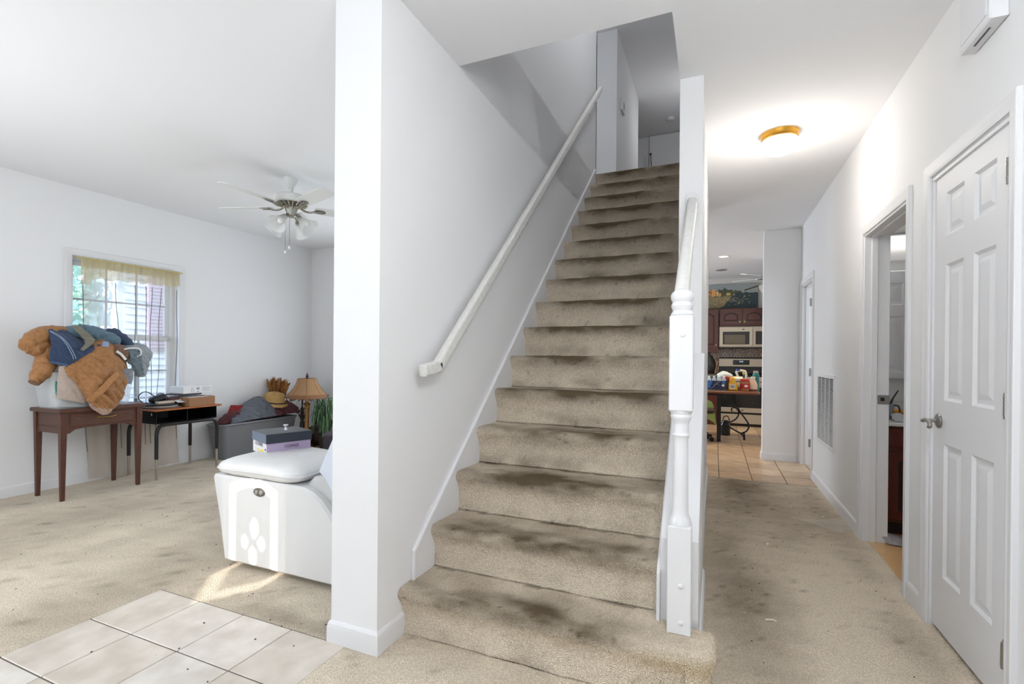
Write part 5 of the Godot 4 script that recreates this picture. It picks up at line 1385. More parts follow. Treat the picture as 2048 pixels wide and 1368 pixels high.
	for k in 4:
		var ring := []
		for i in 25: ring.append(Transform3D(Basis(Vector3.UP, k * PI / 4), Vector3.ZERO) * V(0.1405 * cos(TAU * i / 24), 0.1405 * sin(TAU * i / 24), 0))
		build("seam", Geo.new().tube(ring, 0.002, 4).mesh(), M(Color(0.35, 0.26, 0.2), 0.8), ba)
	solo("gold_fringe", cloth([[V(-4.78, 0.06, -4.88), V(-4.72, 0.05, -4.90)], [V(-4.77, 0.0, -4.84), V(-4.70, 0.0, -4.86)]], 14, 8, 0.012, 0.016, 96, 20.0).mesh(50), fabric(Color(0.66, 0.48, 0.2), 0.3), "gold tassel fringe on the floor beside the brown ball", "fringe")
	# grassy plant
	var pl := thing("grass_plant", "green grassy plant drooping over its dark pot in the living room corner", "plant", V(-4.66, 0, -4.86))
	build("pot", Geo.new().lathe([[0.0, 0.0], [0.08, 0.0], [0.11, 0.16], [0.115, 0.17], [0.10, 0.165], [0.0, 0.15]], 20).mesh(), M(Color(0.18, 0.16, 0.14), 0.6), pl)
	var greens := [M(Color(0.30, 0.45, 0.30), 0.7), M(Color(0.44, 0.58, 0.40), 0.7), M(Color(0.20, 0.33, 0.22), 0.7)]
	for k in 150:
		var a := r.randf() * TAU
		var reach := r.randf_range(0.05, 0.22)
		var hh := r.randf_range(0.40, 0.66)
		var d := V(cos(a), 0, sin(a))
		var pts := smooth([V(0, 0.15, 0) + d * 0.02, d * reach * 0.5 + V(0, hh * 0.8, 0), d * reach * 0.9 + V(0, hh, 0), d * reach * 1.15 + V(0, hh - r.randf_range(0.05, 0.3), 0)], 4)
		build("leaf", Geo.new().tube(pts, 0.0045, 3, 0.4).mesh(60), greens[k % 3], pl)

func make_recliner() -> void:
	var t := thing("recliner", "white leather recliner with two control buttons on its padded arm", "recliner")
	var lt := M(Color(0.88, 0.88, 0.875), 0.45).duplicate() as StandardMaterial3D
	var poly := PackedVector2Array([Vector2(-2.60, 0.03), Vector2(-2.64, 0.25), Vector2(-2.70, 0.50), Vector2(-2.69, 0.515), Vector2(-2.08, 0.515), Vector2(-2.00, 0.512), Vector2(-1.94, 0.495), Vector2(-1.88, 0.46), Vector2(-1.82, 0.40), Vector2(-1.76, 0.32), Vector2(-1.72, 0.22), Vector2(-1.70, 0.03)])
	build("arm_panel", Geo.new().prism(poly, -2.42, -1.92, Transform3D(), 0.012).mesh(40), lt, t)
	# the padded arm top: a plump cushion
	var pad := Geo.new().grid(60, 40, func(u, w):
		var a: float = u * TAU
		var b: float = (w - 0.5) * PI
		var cx := pow(absf(cos(a)), 0.30) * signf(cos(a))
		var cz := pow(absf(sin(a)), 0.30) * signf(sin(a))
		var rr := pow(cos(b), 0.45)
		var p := V(-2.385 + 0.335 * cx * rr, 0.556 + 0.056 * pow(absf(sin(b)), 0.8) * signf(sin(b)), -2.17 - 0.27 * cz * rr)
		p.x += (p.z + 2.17) * 0.12
		p.y += 0.008 * (1.0 - pow((p.x + 2.36) / 0.36, 2.0)) + 0.006 * n_mid.get_noise_3d(p.x * 1.5, p.y, p.z * 1.5)
		return p)
	build("arm_pad", pad.mesh(60), lt, t)
	var piping := []
	for k in 49:
		var a := TAU * k / 48
		var p := V(-2.385 + 0.337 * pow(absf(cos(a)), 0.30) * signf(cos(a)), 0.556, -2.17 - 0.272 * pow(absf(sin(a)), 0.30) * signf(sin(a)))
		p.x += (p.z + 2.17) * 0.12
		p.y += 0.008 * (1.0 - pow((p.x + 2.36) / 0.36, 2.0))
		piping.append(p)
	build("piping", Geo.new().tube(piping, 0.006, 6).mesh(60), lt, t)
	var ctl := build("control_plate", Geo.new().prism(oval(-2.317, 0.452, 0.043, 0.024, 24), -1.922, -1.914, Transform3D(), 0.002).mesh(30), M(Color(0.42, 0.41, 0.40), 0.35, 0.6), t)
	for s in [-1, 1]: build("button", Geo.new().lathe([[0.013, 0.0], [0.012, 0.003], [0.0, 0.005]], 16, Transform3D(Basis(Vector3(1, 0, 0), PI / 2), V(-2.317 + s * 0.017, 0.452, -1.914))).mesh(), M(Color(0.70, 0.69, 0.67), 0.3, 0.6), ctl)
	# outer back panel, seat and back behind the arm
	build("back_panel", Geo.new().prism(PackedVector2Array([Vector2(-2.05, 0.04), Vector2(-2.05, 0.50), Vector2(-1.98, 0.56), Vector2(-1.52, 0.62), Vector2(-1.52, 0.04)]), -2.235, -1.965, Transform3D(), 0.02).mesh(40), M(Color(0.78, 0.78, 0.775), 0.45), t)
	build("seat", Geo.new().box(V(-2.2, 0.29, -2.78), V(0.95, 0.46, 0.70), 0.05).mesh(40), lt, t)
	var back := PackedVector2Array([Vector2(-1.84, 0.485), Vector2(-1.895, 0.56), Vector2(-1.936, 0.594), Vector2(-1.93, 0.61), Vector2(-1.845, 0.775), Vector2(-1.76, 0.93), Vector2(-1.60, 0.99), Vector2(-1.52, 0.95), Vector2(-1.53, 0.50)])
	build("backrest", Geo.new().prism(back, -2.9, -1.95, Transform3D(), 0.02).mesh(40), M(Color(0.84, 0.87, 0.91), 0.5), t)  # blue of the skylight put into the pale leather colour
	# shoe box
	var s := thing("shoe_box", "lilac shoe box with a dark lid on the arm of the white recliner", "box", V(-2.49, 0.600, -2.11), 1.187)
	var lilac := M(Color(0.70, 0.63, 0.74), 0.5)
	var pale := M(Color(0.88, 0.87, 0.89), 0.5)
	build("box_body", Geo.new().box(V(0.135, 0.05, -0.125), V(0.265, 0.10, 0.245), 0.002).mesh(20), lilac, s)
	build("end_label", Geo.new().box(V(0.0015, 0.04, -0.125), V(0.003, 0.078, 0.24)).mesh(0), pale, s)
	build("lid", Geo.new().box(V(0.135, 0.10, -0.125), V(0.276, 0.058, 0.256), 0.003).mesh(20), M(Color(0.17, 0.19, 0.23), 0.3), s)
	build("lid_end", Geo.new().box(V(-0.0035, 0.10, -0.125), V(0.002, 0.054, 0.25)).mesh(0), M(Color(0.42, 0.47, 0.54), 0.35), s)
	build("lettering", letters("CONNIE", 0.024), M(Color(0.30, 0.25, 0.34), 0.6), s, V(0.15, 0.045, -0.0022))
	build("lettering", letters("A.CONNIE", 0.030), M(Color(0.55, 0.53, 0.56), 0.6), s, V(-0.0008, 0.058, -0.13), Vector3(0, -PI / 2, 0))
	build("lettering", letters("BARCLAY", 0.012) if false else letters("///", 0.016), M(Color(0.35, 0.33, 0.36), 0.6), s, V(-0.0008, 0.035, -0.02), Vector3(0, -PI / 2, 0))
	for k in [[-0.07, 0.020, 0.03], [-0.11, 0.014, 0.022], [-0.15, 0.022, 0.018]]: build("label_spot", Geo.new().prism(oval(0, 0, k[2] * 0.7, k[2] * 0.45, 12), 0, 0.001, Transform3D(Basis(Vector3.UP, -PI / 2), V(-0.0005, k[1], k[0]))).mesh(), M(Color(0.90, 0.80, 0.25), 0.6), s)
	var pin := thing("white_knob", "small white spool-shaped knob standing on the shoe box lid", "knob", V(-2.545, 0.730, -2.30))
	build("knob", Geo.new().lathe([[0.0, 0.0], [0.010, 0.0], [0.008, 0.006], [0.005, 0.012], [0.006, 0.022], [0.015, 0.028], [0.015, 0.034], [0.0, 0.035]], 16).mesh(), M(Color(0.93, 0.93, 0.94), 0.4), pin)
	# knitted heap behind the box
	var kn := fabric(Color(0.20, 0.14, 0.20), 0.55, 16.0)
	bumpy(kn, ntex(0.12, 2, Color(0, 0, 0), Color(1, 1, 1), 98, 256), 0.6)
	solo("knit_throw", sleeve([V(-2.34, 0.575, -2.56), V(-2.24, 0.585, -2.55), V(-2.14, 0.575, -2.53), V(-2.04, 0.565, -2.52)], [0.03, 0.055, 0.055, 0.04], 18, 99, 0.012).mesh(60), kn, "dark purple knitted throw bunched behind the recliner arm", "throw")
	solo("knit_bag", Geo.new().box(V(-2.42, 0.60, -2.58), V(0.11, 0.17, 0.10), 0.02, Transform3D()).mesh(40), kn, "dark purple knitted bag standing right behind the shoe box", "bag")
	solo("orange_pouch", sleeve([V(-2.30, 0.645, -2.58), V(-2.22, 0.66, -2.58), V(-2.14, 0.655, -2.56)], [0.02, 0.03, 0.02], 12, 100, 0.006).mesh(60), fabric(Color(0.85, 0.45, 0.2), 0.15), "orange cloth pouch lying on the knitted throw", "pouch")

# ---------------------------------------------------------------- kitchen
func cab_door(w: float, h: float, mat: Material, parent: Node, at: Vector3, arch: bool, knob_at: Vector2) -> void:
	# a framed door with a raised panel, front face towards +z, corner at `at`
	var d := build("cabinet_door", Geo.new().box(V(w / 2, h / 2, -0.009), V(w, h, 0.018), 0.003).mesh(20), mat, parent, at)
	var m := 0.062
	var n := 14
	var shape := func(off: float) -> PackedVector2Array:
		var p := PackedVector2Array([Vector2(m + off, m + off), Vector2(w - m - off, m + off)])
		var rise := 0.05 if arch else 0.0
		for k in n + 1:
			var t := 1.0 - float(k) / n
			p.append(Vector2(lerpf(m + off, w - m - off, t), h - m - off - rise + rise * sin(t * PI)))
		return p
	build("groove", Geo.new().prism(shape.call(0.0), 0.0, 0.002, Transform3D()).mesh(20), M(Color(0.09, 0.035, 0.03), 0.4), d)
	build("raised_panel", Geo.new().prism(shape.call(0.016), -0.002, 0.009, Transform3D(), 0.006).mesh(20), mat, d)
	build("knob", Geo.new().lathe([[0.006, 0.0], [0.006, 0.012], [0.015, 0.018], [0.013, 0.026], [0.0, 0.028]], 14, Transform3D(Basis(Vector3(1, 0, 0), PI / 2), V(knob_at.x, knob_at.y, 0))).mesh(), M(Color(0.85, 0.76, 0.52), 0.2, 0.7), d)

func painting_texture() -> ImageTexture:
	var W := 256
	var H := 144
	var im := Image.create(W, H, false, Image.FORMAT_RGB8)
	var n := noise(0.03, 4, 201)
	var n2 := noise(0.11, 3, 202)
	var r := RandomNumberGenerator.new()
	r.seed = 12
	for y in H:
		for x in W:
			var a := n.get_noise_2d(x, y * 1.4)
			var b := n2.get_noise_2d(x, y * 1.8)
			var fx := float(x) / W
			var fy := float(y) / H
			var c := Color(0.52, 0.56, 0.58).lerp(Color(0.62, 0.62, 0.50), fx * 0.4 + b * 0.3)
			var ridge := 0.16 + 0.28 * fx * fx + 0.10 * a + (0.05 if fx < 0.2 else 0.0)
			if fy > ridge: c = Color(0.12, 0.16, 0.10).lerp(Color(0.34, 0.34, 0.18), clampf(0.4 + b * 1.3, 0, 1))
			if fy > 0.46 + 0.05 * a and fy < 0.90:
				c = Color(0.28, 0.26, 0.16).lerp(Color(0.74, 0.62, 0.40), clampf(0.35 + b * 1.7, 0, 1))
			var shore := 0.95 - 0.62 * smoothstep(0.18, 0.62, fx) + 0.05 * a
			if fy > shore: c = Color(0.05, 0.08, 0.09).lerp(Color(0.16, 0.25, 0.26), clampf(0.35 + b * 1.4 + 0.2 * fx, 0, 1))
			if fx > 0.72 and absf(fy - (0.26 - (fx - 0.72) * 0.55)) < 0.025: c = Color(0.20, 0.19, 0.15)
			im.set_pixel(x, y, c.lightened(0.10))
	for h in [[8, 26, 26, 40, Color(0.86, 0.62, 0.36)], [34, 38, 18, 26, Color(0.88, 0.70, 0.46)], [52, 48, 14, 16, Color(0.84, 0.66, 0.42)], [92, 48, 22, 14, Color(0.86, 0.74, 0.40)], [0, 44, 8, 20, Color(0.80, 0.58, 0.36)], [128, 54, 10, 8, Color(0.75, 0.68, 0.5)], [180, 66, 10, 6, Color(0.8, 0.72, 0.5)], [206, 64, 8, 6, Color(0.75, 0.62, 0.4)]]:
		im.fill_rect(Rect2i(h[0], h[1], h[2], h[3]), h[4])
		im.fill_rect(Rect2i(h[0], h[1], h[2] / 3, h[3]), h[4].darkened(0.2))
		for k in 5: im.fill_rect(Rect2i(h[0] + r.randi() % maxi(1, h[2] - 2), h[1] + r.randi() % maxi(1, h[3] - 3), 2, 3), Color(0.3, 0.22, 0.16))
	for k in 60: im.fill_rect(Rect2i(20 + r.randi() % 190, 74 + r.randi() % 40, 5 + r.randi() % 8, 2), Color(0.86, 0.78, 0.58).darkened(r.randf() * 0.4))
	return ImageTexture.create_from_image(im)

func make_kitchen() -> void:
	var cher := wood(Color(0.24, 0.105, 0.075), Color(0.40, 0.19, 0.135), 1, 3.0, 0.3, 110)
	var steel := M(Color(0.72, 0.68, 0.61), 0.38, 0.6)
	var glass := M(Color(0.03, 0.03, 0.035), 0.12)
	# cabinets
	var c1 := thing("wall_cabinet", "dark cherry wall cabinet with two arched doors above the microwave", "cabinet", V(0.074, 1.80, -9.82))
	build("body", Geo.new().box(V(0.385, 0.165, -0.16), V(0.77, 0.33, 0.33), 0.003).mesh(20), cher, c1)
	for k in 2: cab_door(0.365, 0.285, cher, c1, V(0.012 + k * 0.38, 0.03, 0.026), true, Vector2(0.335 if k == 0 else 0.03, 0.05))
	var c2 := thing("wall_cabinet", "taller dark cherry wall cabinet left of the microwave", "cabinet", V(-0.40, 1.36, -9.82))
	build("body", Geo.new().box(V(0.232, 0.385, -0.16), V(0.464, 0.77, 0.33), 0.003).mesh(20), cher, c2)
	cab_door(0.44, 0.72, cher, c2, V(0.012, 0.03, 0.026), true, Vector2(0.405, 0.06))
	build("light_rail", Geo.new().box(V(0.232, -0.02, -0.005), V(0.464, 0.04, 0.02), 0.004).mesh(20), cher, c2)
	# poster leaning above the cabinets
	var po := thing("painting", "unframed harbour landscape painting standing on the kitchen wall cabinets", "painting", V(0.31, 2.125, -10.12))
	var pm := StandardMaterial3D.new()
	pm.albedo_texture = painting_texture()
	pm.roughness = 0.6
	var g := Geo.new()
	g.uvf = func(p): return Vector2((p.x + 0.43) / 0.86, 1.0 - p.y / 0.50)
	g.q(V(-0.43, 0, 0.002), V(0.43, 0, 0.002), V(0.43, 0.50, 0.002), V(-0.43, 0.50, 0.002))
	build("canvas", Geo.new().box(V(0, 0.25, -0.008), V(0.86, 0.50, 0.018)).mesh(0), M(Color(0.5, 0.45, 0.35), 0.8), po)
	build("picture", g.mesh(0), pm, po)
	# small mosaic behind the range
	var mi := Image.create(64, 64, false, Image.FORMAT_RGB8)
	var r := RandomNumberGenerator.new()
	r.seed = 33
	mi.fill(Color(0.62, 0.55, 0.47))
	for i in 8:
		for j in 8:
			var c: Color = [Color(0.30, 0.17, 0.12), Color(0.45, 0.30, 0.22), Color(0.22, 0.14, 0.11), Color(0.58, 0.46, 0.36), Color(0.36, 0.24, 0.19)][r.randi() % 5]
			mi.fill_rect(Rect2i(i * 8 + 1, j * 8 + 1, 6, 6), c)
	var mm := StandardMaterial3D.new()
	mm.albedo_texture = ImageTexture.create_from_image(mi)
	mm.roughness = 0.25
	tri(mm, Vector3.ONE * 4.6)
	struct("trim", Geo.new().box(V(-0.2, 1.17, -10.143), V(2.4, 0.52, 0.014)).mesh(0), mm, "brown mosaic backsplash between the range and the cabinets", "backsplash")
	# microwave
	var mw := thing("microwave", "stainless over-the-range microwave with a dark window", "microwave", V(0.076, 1.41, -9.75))
	build("body", Geo.new().box(V(0.38, 0.19, -0.19), V(0.76, 0.38, 0.38), 0.005).mesh(20), steel, mw)
	var md := build("door", Geo.new().prism(rect(0.01, 0.02, 0.555, 0.37), 0.0, 0.02, Transform3D(), 0.005).mesh(20), steel, mw)
	build("window_frame", Geo.new().prism(rect(0.055, 0.05, 0.50, 0.285), 0.02, 0.023, Transform3D(), 0.001).mesh(20), M(Color(0.10, 0.085, 0.07), 0.3), md)
	build("window", Geo.new().prism(rect(0.085, 0.06, 0.43, 0.23), 0.023, 0.025, Transform3D(), 0.001).mesh(20), M(Color(0.36, 0.32, 0.26), 0.25, 0.4), md)
	build("handle", Geo.new().tube([V(0.53, 0.04, 0.045), V(0.53, 0.33, 0.045)], 0.011, 10).mesh(), steel, md)
	build("badge", Geo.new().prism(oval(0.40, 0.325, 0.022, 0.010, 16), 0.02, 0.023, Transform3D()).mesh(), M(Color(0.35, 0.32, 0.28), 0.3, 0.6), md)
	var mp := build("control_panel", Geo.new().prism(rect(0.565, 0.02, 0.75, 0.37), 0.0, 0.02, Transform3D(), 0.005).mesh(20), steel, mw)
	build("display", Geo.new().prism(rect(0.60, 0.05, 0.72, 0.29), 0.02, 0.023, Transform3D(), 0.001).mesh(20), glass, mp)
	build("vent_lip", Geo.new().box(V(0.38, -0.006, -0.1), V(0.75, 0.014, 0.24)).mesh(0), M(Color(0.06, 0.05, 0.05), 0.5), mw)
	# range
	var rg := thing("range", "stainless kitchen range with a black oven window", "stove", V(0.076, 0, -9.47))
	build("body", Geo.new().box(V(0.38, 0.48, -0.31), V(0.76, 0.86, 0.60), 0.004).mesh(20), M(Color(0.10, 0.10, 0.10), 0.4), rg)
	build("cooktop", Geo.new().prism(round_rect(0.0, -0.02, 0.76, 0.60, 0.02), 0.90, 0.915, flat_y(0), 0.003).mesh(20), glass, rg)
	var bg := build("backguard", Geo.new().box(V(0.38, 1.07, -0.58), V(0.76, 0.31, 0.06), 0.01).mesh(20), M(Color(0.10, 0.10, 0.11), 0.3), rg)
	build("control_strip", Geo.new().prism(rect(0.0, 1.05, 0.76, 1.20), -0.55, -0.535, Transform3D(), 0.005).mesh(20), steel, bg)
	var dp := build("display", Geo.new().prism(rect(0.24, 1.085, 0.52, 1.175), -0.535, -0.53, Transform3D(), 0.002).mesh(20), glass, bg)
	var seg := StandardMaterial3D.new()
	seg.albedo_color = Color(0.6, 0.7, 0.75)
	seg.emission_enabled = true
	seg.emission = Color(0.75, 0.9, 1.0)
	seg.emission_energy_multiplier = 0.9
	build("clock_display", letters("8:88", 0.035), seg, dp, V(0.38, 1.145, -0.528))
	build("front_rail", Geo.new().prism(rect(0.0, 0.80, 0.76, 0.88), 0.0, 0.02, Transform3D(), 0.004).mesh(20), steel, rg)
	var od := build("oven_door", Geo.new().prism(rect(0.005, 0.25, 0.755, 0.79), 0.0, 0.035, Transform3D(), 0.006).mesh(20), steel, rg)
	build("oven_window", Geo.new().prism(rect(0.02, 0.335, 0.74, 0.70), 0.035, 0.038, Transform3D(), 0.002).mesh(20), glass, od)
	build("handle", Geo.new().tube([V(0.05, 0.745, 0.075), V(0.71, 0.745, 0.075)], 0.013, 10).mesh(), steel, od)
	build("badge", Geo.new().prism(oval(0.38, 0.29, 0.02, 0.012, 16), 0.035, 0.037, Transform3D()).mesh(), M(Color(0.35, 0.32, 0.28), 0.3, 0.6), od)
	build("drawer", Geo.new().prism(rect(0.005, 0.05, 0.755, 0.215), 0.0, 0.03, Transform3D(), 0.006).mesh(20), steel, rg)
	build("kick", Geo.new().box(V(0.38, 0.024, -0.05), V(0.74, 0.046, 0.1)).mesh(0), M(Color(0.03, 0.03, 0.03), 0.6), rg)
	# base cabinet and worktop on the hidden side
	var bc := thing("base_cabinet", "dark cherry base cabinet left of the range", "cabinet", V(-1.2, 0, -9.50))
	build("body", Geo.new().box(V(0.63, 0.45, -0.30), V(1.26, 0.88, 0.62), 0.004).mesh(20), cher, bc)
	solo("worktop", Geo.new().box(V(-0.565, 0.91, -9.79), V(1.27, 0.035, 0.68), 0.006).mesh(20), M(Color(0.22, 0.18, 0.15), 0.25), "dark stone worktop left of the range", "worktop")
	solo("black_bag", sleeve([V(-0.10, 0.93, -9.62), V(-0.08, 1.05, -9.62), V(-0.10, 1.2, -9.63), V(-0.12, 1.3, -9.65)], [0.08, 0.10, 0.07, 0.03], 16, 120, 0.012).mesh(60), M(Color(0.05, 0.05, 0.05), 0.5), "black bag standing on the worktop beside the range", "bag")
	solo("wooden_spoon", Geo.new().tube([V(0.0, 0.93, -9.55), V(0.035, 1.10, -9.55), V(0.05, 1.15, -9.55)], [0.007, 0.007, 0.018], 8).mesh(), M(Color(0.6, 0.42, 0.26), 0.7), "wooden spoon leaning beside the black bag", "spoon")
	# recessed ceiling lights
	for k in [[V(0.107, CEIL, -7.92), "lit recessed ceiling light nearest the passage in the kitchen", true], [V(0.093, CEIL, -9.13), "unlit recessed ceiling light nearest the kitchen cabinets", false]]:
		var t := thing("recessed_light", k[1], "ceiling light", k[0])
		build("trim_ring", Geo.new().lathe([[0.065, -0.002], [0.07, -0.007], [0.092, -0.006], [0.096, 0.0]], 32).mesh(), trim_m if k[2] else M(Color(0.6, 0.6, 0.6), 0.5), t)
		var lm := M(Color(0.5, 0.5, 0.5), 0.5)
		if k[2]:
			lm = StandardMaterial3D.new()
			lm.albedo_color = Color(0.95, 0.95, 0.92)
			lm.emission_enabled = true
			lm.emission = Color(1, 0.95, 0.86)
			lm.emission_energy_multiplier = 2.5
			var l := SpotLight3D.new()
			l.name = "kitchen_downlight"
			l.position = k[0] + V(0, -0.03, 0)
			l.rotation.x = -PI / 2
			l.spot_angle = 70
			l.spot_range = 8
			l.spot_attenuation = 2
			l.light_color = Color(1.0, 0.88, 0.72)
			l.light_energy = 2.6
			l.light_size = 0.06
			l.shadow_enabled = true
			add_child(l)
		build("light_lens", Geo.new().lathe([[0.0, -0.003], [0.064, -0.0025], [0.066, 0.0]], 32).mesh(), lm, t)
	# dining table with scrolled iron legs
	var tb := thing("dining_table", "wooden dining table on scrolled black iron legs in the kitchen", "table", V(0, 0, -7.95))
	build("tabletop", Geo.new().prism(round_rect(-0.75, -0.42, 0.60, 0.42, 0.16, 6), 0.70, 0.738, flat_y(0), 0.008).mesh(30), wood(Color(0.36, 0.19, 0.10), Color(0.52, 0.30, 0.17), 0, 2.0), tb)
	var iron := M(Color(0.035, 0.03, 0.03), 0.45, 0.3)
	var leg := smooth([V(0.302, 0.70, 0.05), V(0.283, 0.603, 0.05), V(0.324, 0.475, 0.05), V(0.363, 0.401, 0.05), V(0.442, 0.287, 0.05), V(0.472, 0.213, 0.05), V(0.444, 0.141, 0.05), V(0.395, 0.111, 0.05), V(0.346, 0.108, 0.05), V(0.157, 0.209, 0.05)], 5)
	var scr := smooth([V(0.245, 0.416, 0.05), V(0.235, 0.449, 0.05), V(0.264, 0.477, 0.05), V(0.304, 0.463, 0.05), V(0.334, 0.41, 0.05), V(0.315, 0.333, 0.05), V(0.256, 0.275, 0.05), V(0.177, 0.243, 0.05)], 5)
	build("iron_leg", Geo.new().tube(leg, 0.011, 8).mesh(), iron, tb)
	build("scroll", Geo.new().tube(scr, 0.010, 8).mesh(), iron, tb)
	build("foot", Geo.new().tube([V(0.405, 0.115, 0.05), V(0.411, 0.012, 0.05), V(0.411, 0.0, 0.05)], [0.013, 0.016, 0.018], 8).mesh(), iron, tb)
	build("foot", Geo.new().tube([V(0.356, 0.106, 0.05), V(0.406, 0.047, 0.05)], 0.010, 8).mesh(), iron, tb)
	build("leg", Geo.new().box(V(0.062, 0.35, 0.33), V(0.055, 0.70, 0.055), 0.004).mesh(20), iron, tb)
	build("apron", Geo.new().box(V(-0.05, 0.685, 0.33), V(0.34, 0.035, 0.03), 0.003).mesh(20), iron, tb)
	make_table_things()
	# chair with a green towel, at the hidden side
	var ch := thing("office_chair", "brown swivel chair on castors partly hidden by the passage wall", "chair", V(-0.22, 0, -7.62))
	build("seat", Geo.new().box(V(0, 0.46, 0), V(0.46, 0.08, 0.46), 0.03).mesh(40), M(Color(0.22, 0.17, 0.14), 0.7), ch)
	build("backrest", Geo.new().box(V(-0.05, 0.58, 0.05), V(0.36, 0.20, 0.06), 0.025).mesh(40), M(Color(0.22, 0.17, 0.14), 0.7), ch)
	build("column", Geo.new().lathe([[0.03, 0.10], [0.03, 0.42]], 14).mesh(), iron, ch)
	for k in 5:
		var a := TAU * k / 5 + 0.35
		var e := V(cos(a) * 0.20, 0.085, sin(a) * 0.20)
		var bl := build("base_leg", Geo.new().tube([V(0, 0.11, 0), e], 0.02, 8).mesh(), iron, ch)
		build("caster", Geo.new().lathe([[0.0, -0.02], [0.03, -0.02], [0.034, 0.0], [0.03, 0.02], [0.0, 0.02]], 16, Transform3D(Basis(Vector3(0, 0, 1), PI / 2).rotated(Vector3.UP, -a + PI / 2), V(e.x, 0.034, e.z))).mesh(), iron, bl)
	solo("towel", cloth([[V(-0.22, 0.62, -7.50), V(-0.08, 0.60, -7.49), V(-0.035, 0.56, -7.52)], [V(-0.22, 0.48, -7.46), V(-0.08, 0.46, -7.45), V(-0.005, 0.43, -7.50)], [V(-0.22, 0.36, -7.45), V(-0.08, 0.33, -7.44), V(0.02, 0.255, -7.49)]], 24, 24, 0.012, 0.010, 121).mesh(60), fabric(Color(0.52, 0.60, 0.32), 0.1), "light green towel hanging over the swivel chair", "towel")
	var jg := thing("black_jug", "black jug with a bronze handle on the floor under the table", "jug", V(0.157, 0, -8.30))
	build("body", Geo.new().lathe([[0.0, 0.0], [0.07, 0.0], [0.078, 0.02], [0.078, 0.16], [0.05, 0.20], [0.045, 0.23], [0.0, 0.235]], 20).mesh(), M(Color(0.06, 0.04, 0.04), 0.3), jg)
	build("handle", Geo.new().tube(smooth([V(-0.03, 0.20, 0.0), V(-0.02, 0.28, 0.0), V(0.03, 0.30, 0.0), V(0.06, 0.25, 0.0), V(0.055, 0.18, 0.0)], 5), 0.010, 8).mesh(), M(Color(0.45, 0.33, 0.2), 0.4, 0.3), jg)
	# kitchen fan beside the passage end wall
	make_fan("ceiling_fan", "white kitchen ceiling fan half hidden by the wall at the end of the passage", V(0.84, CEIL, -8.6), 0.15, false)

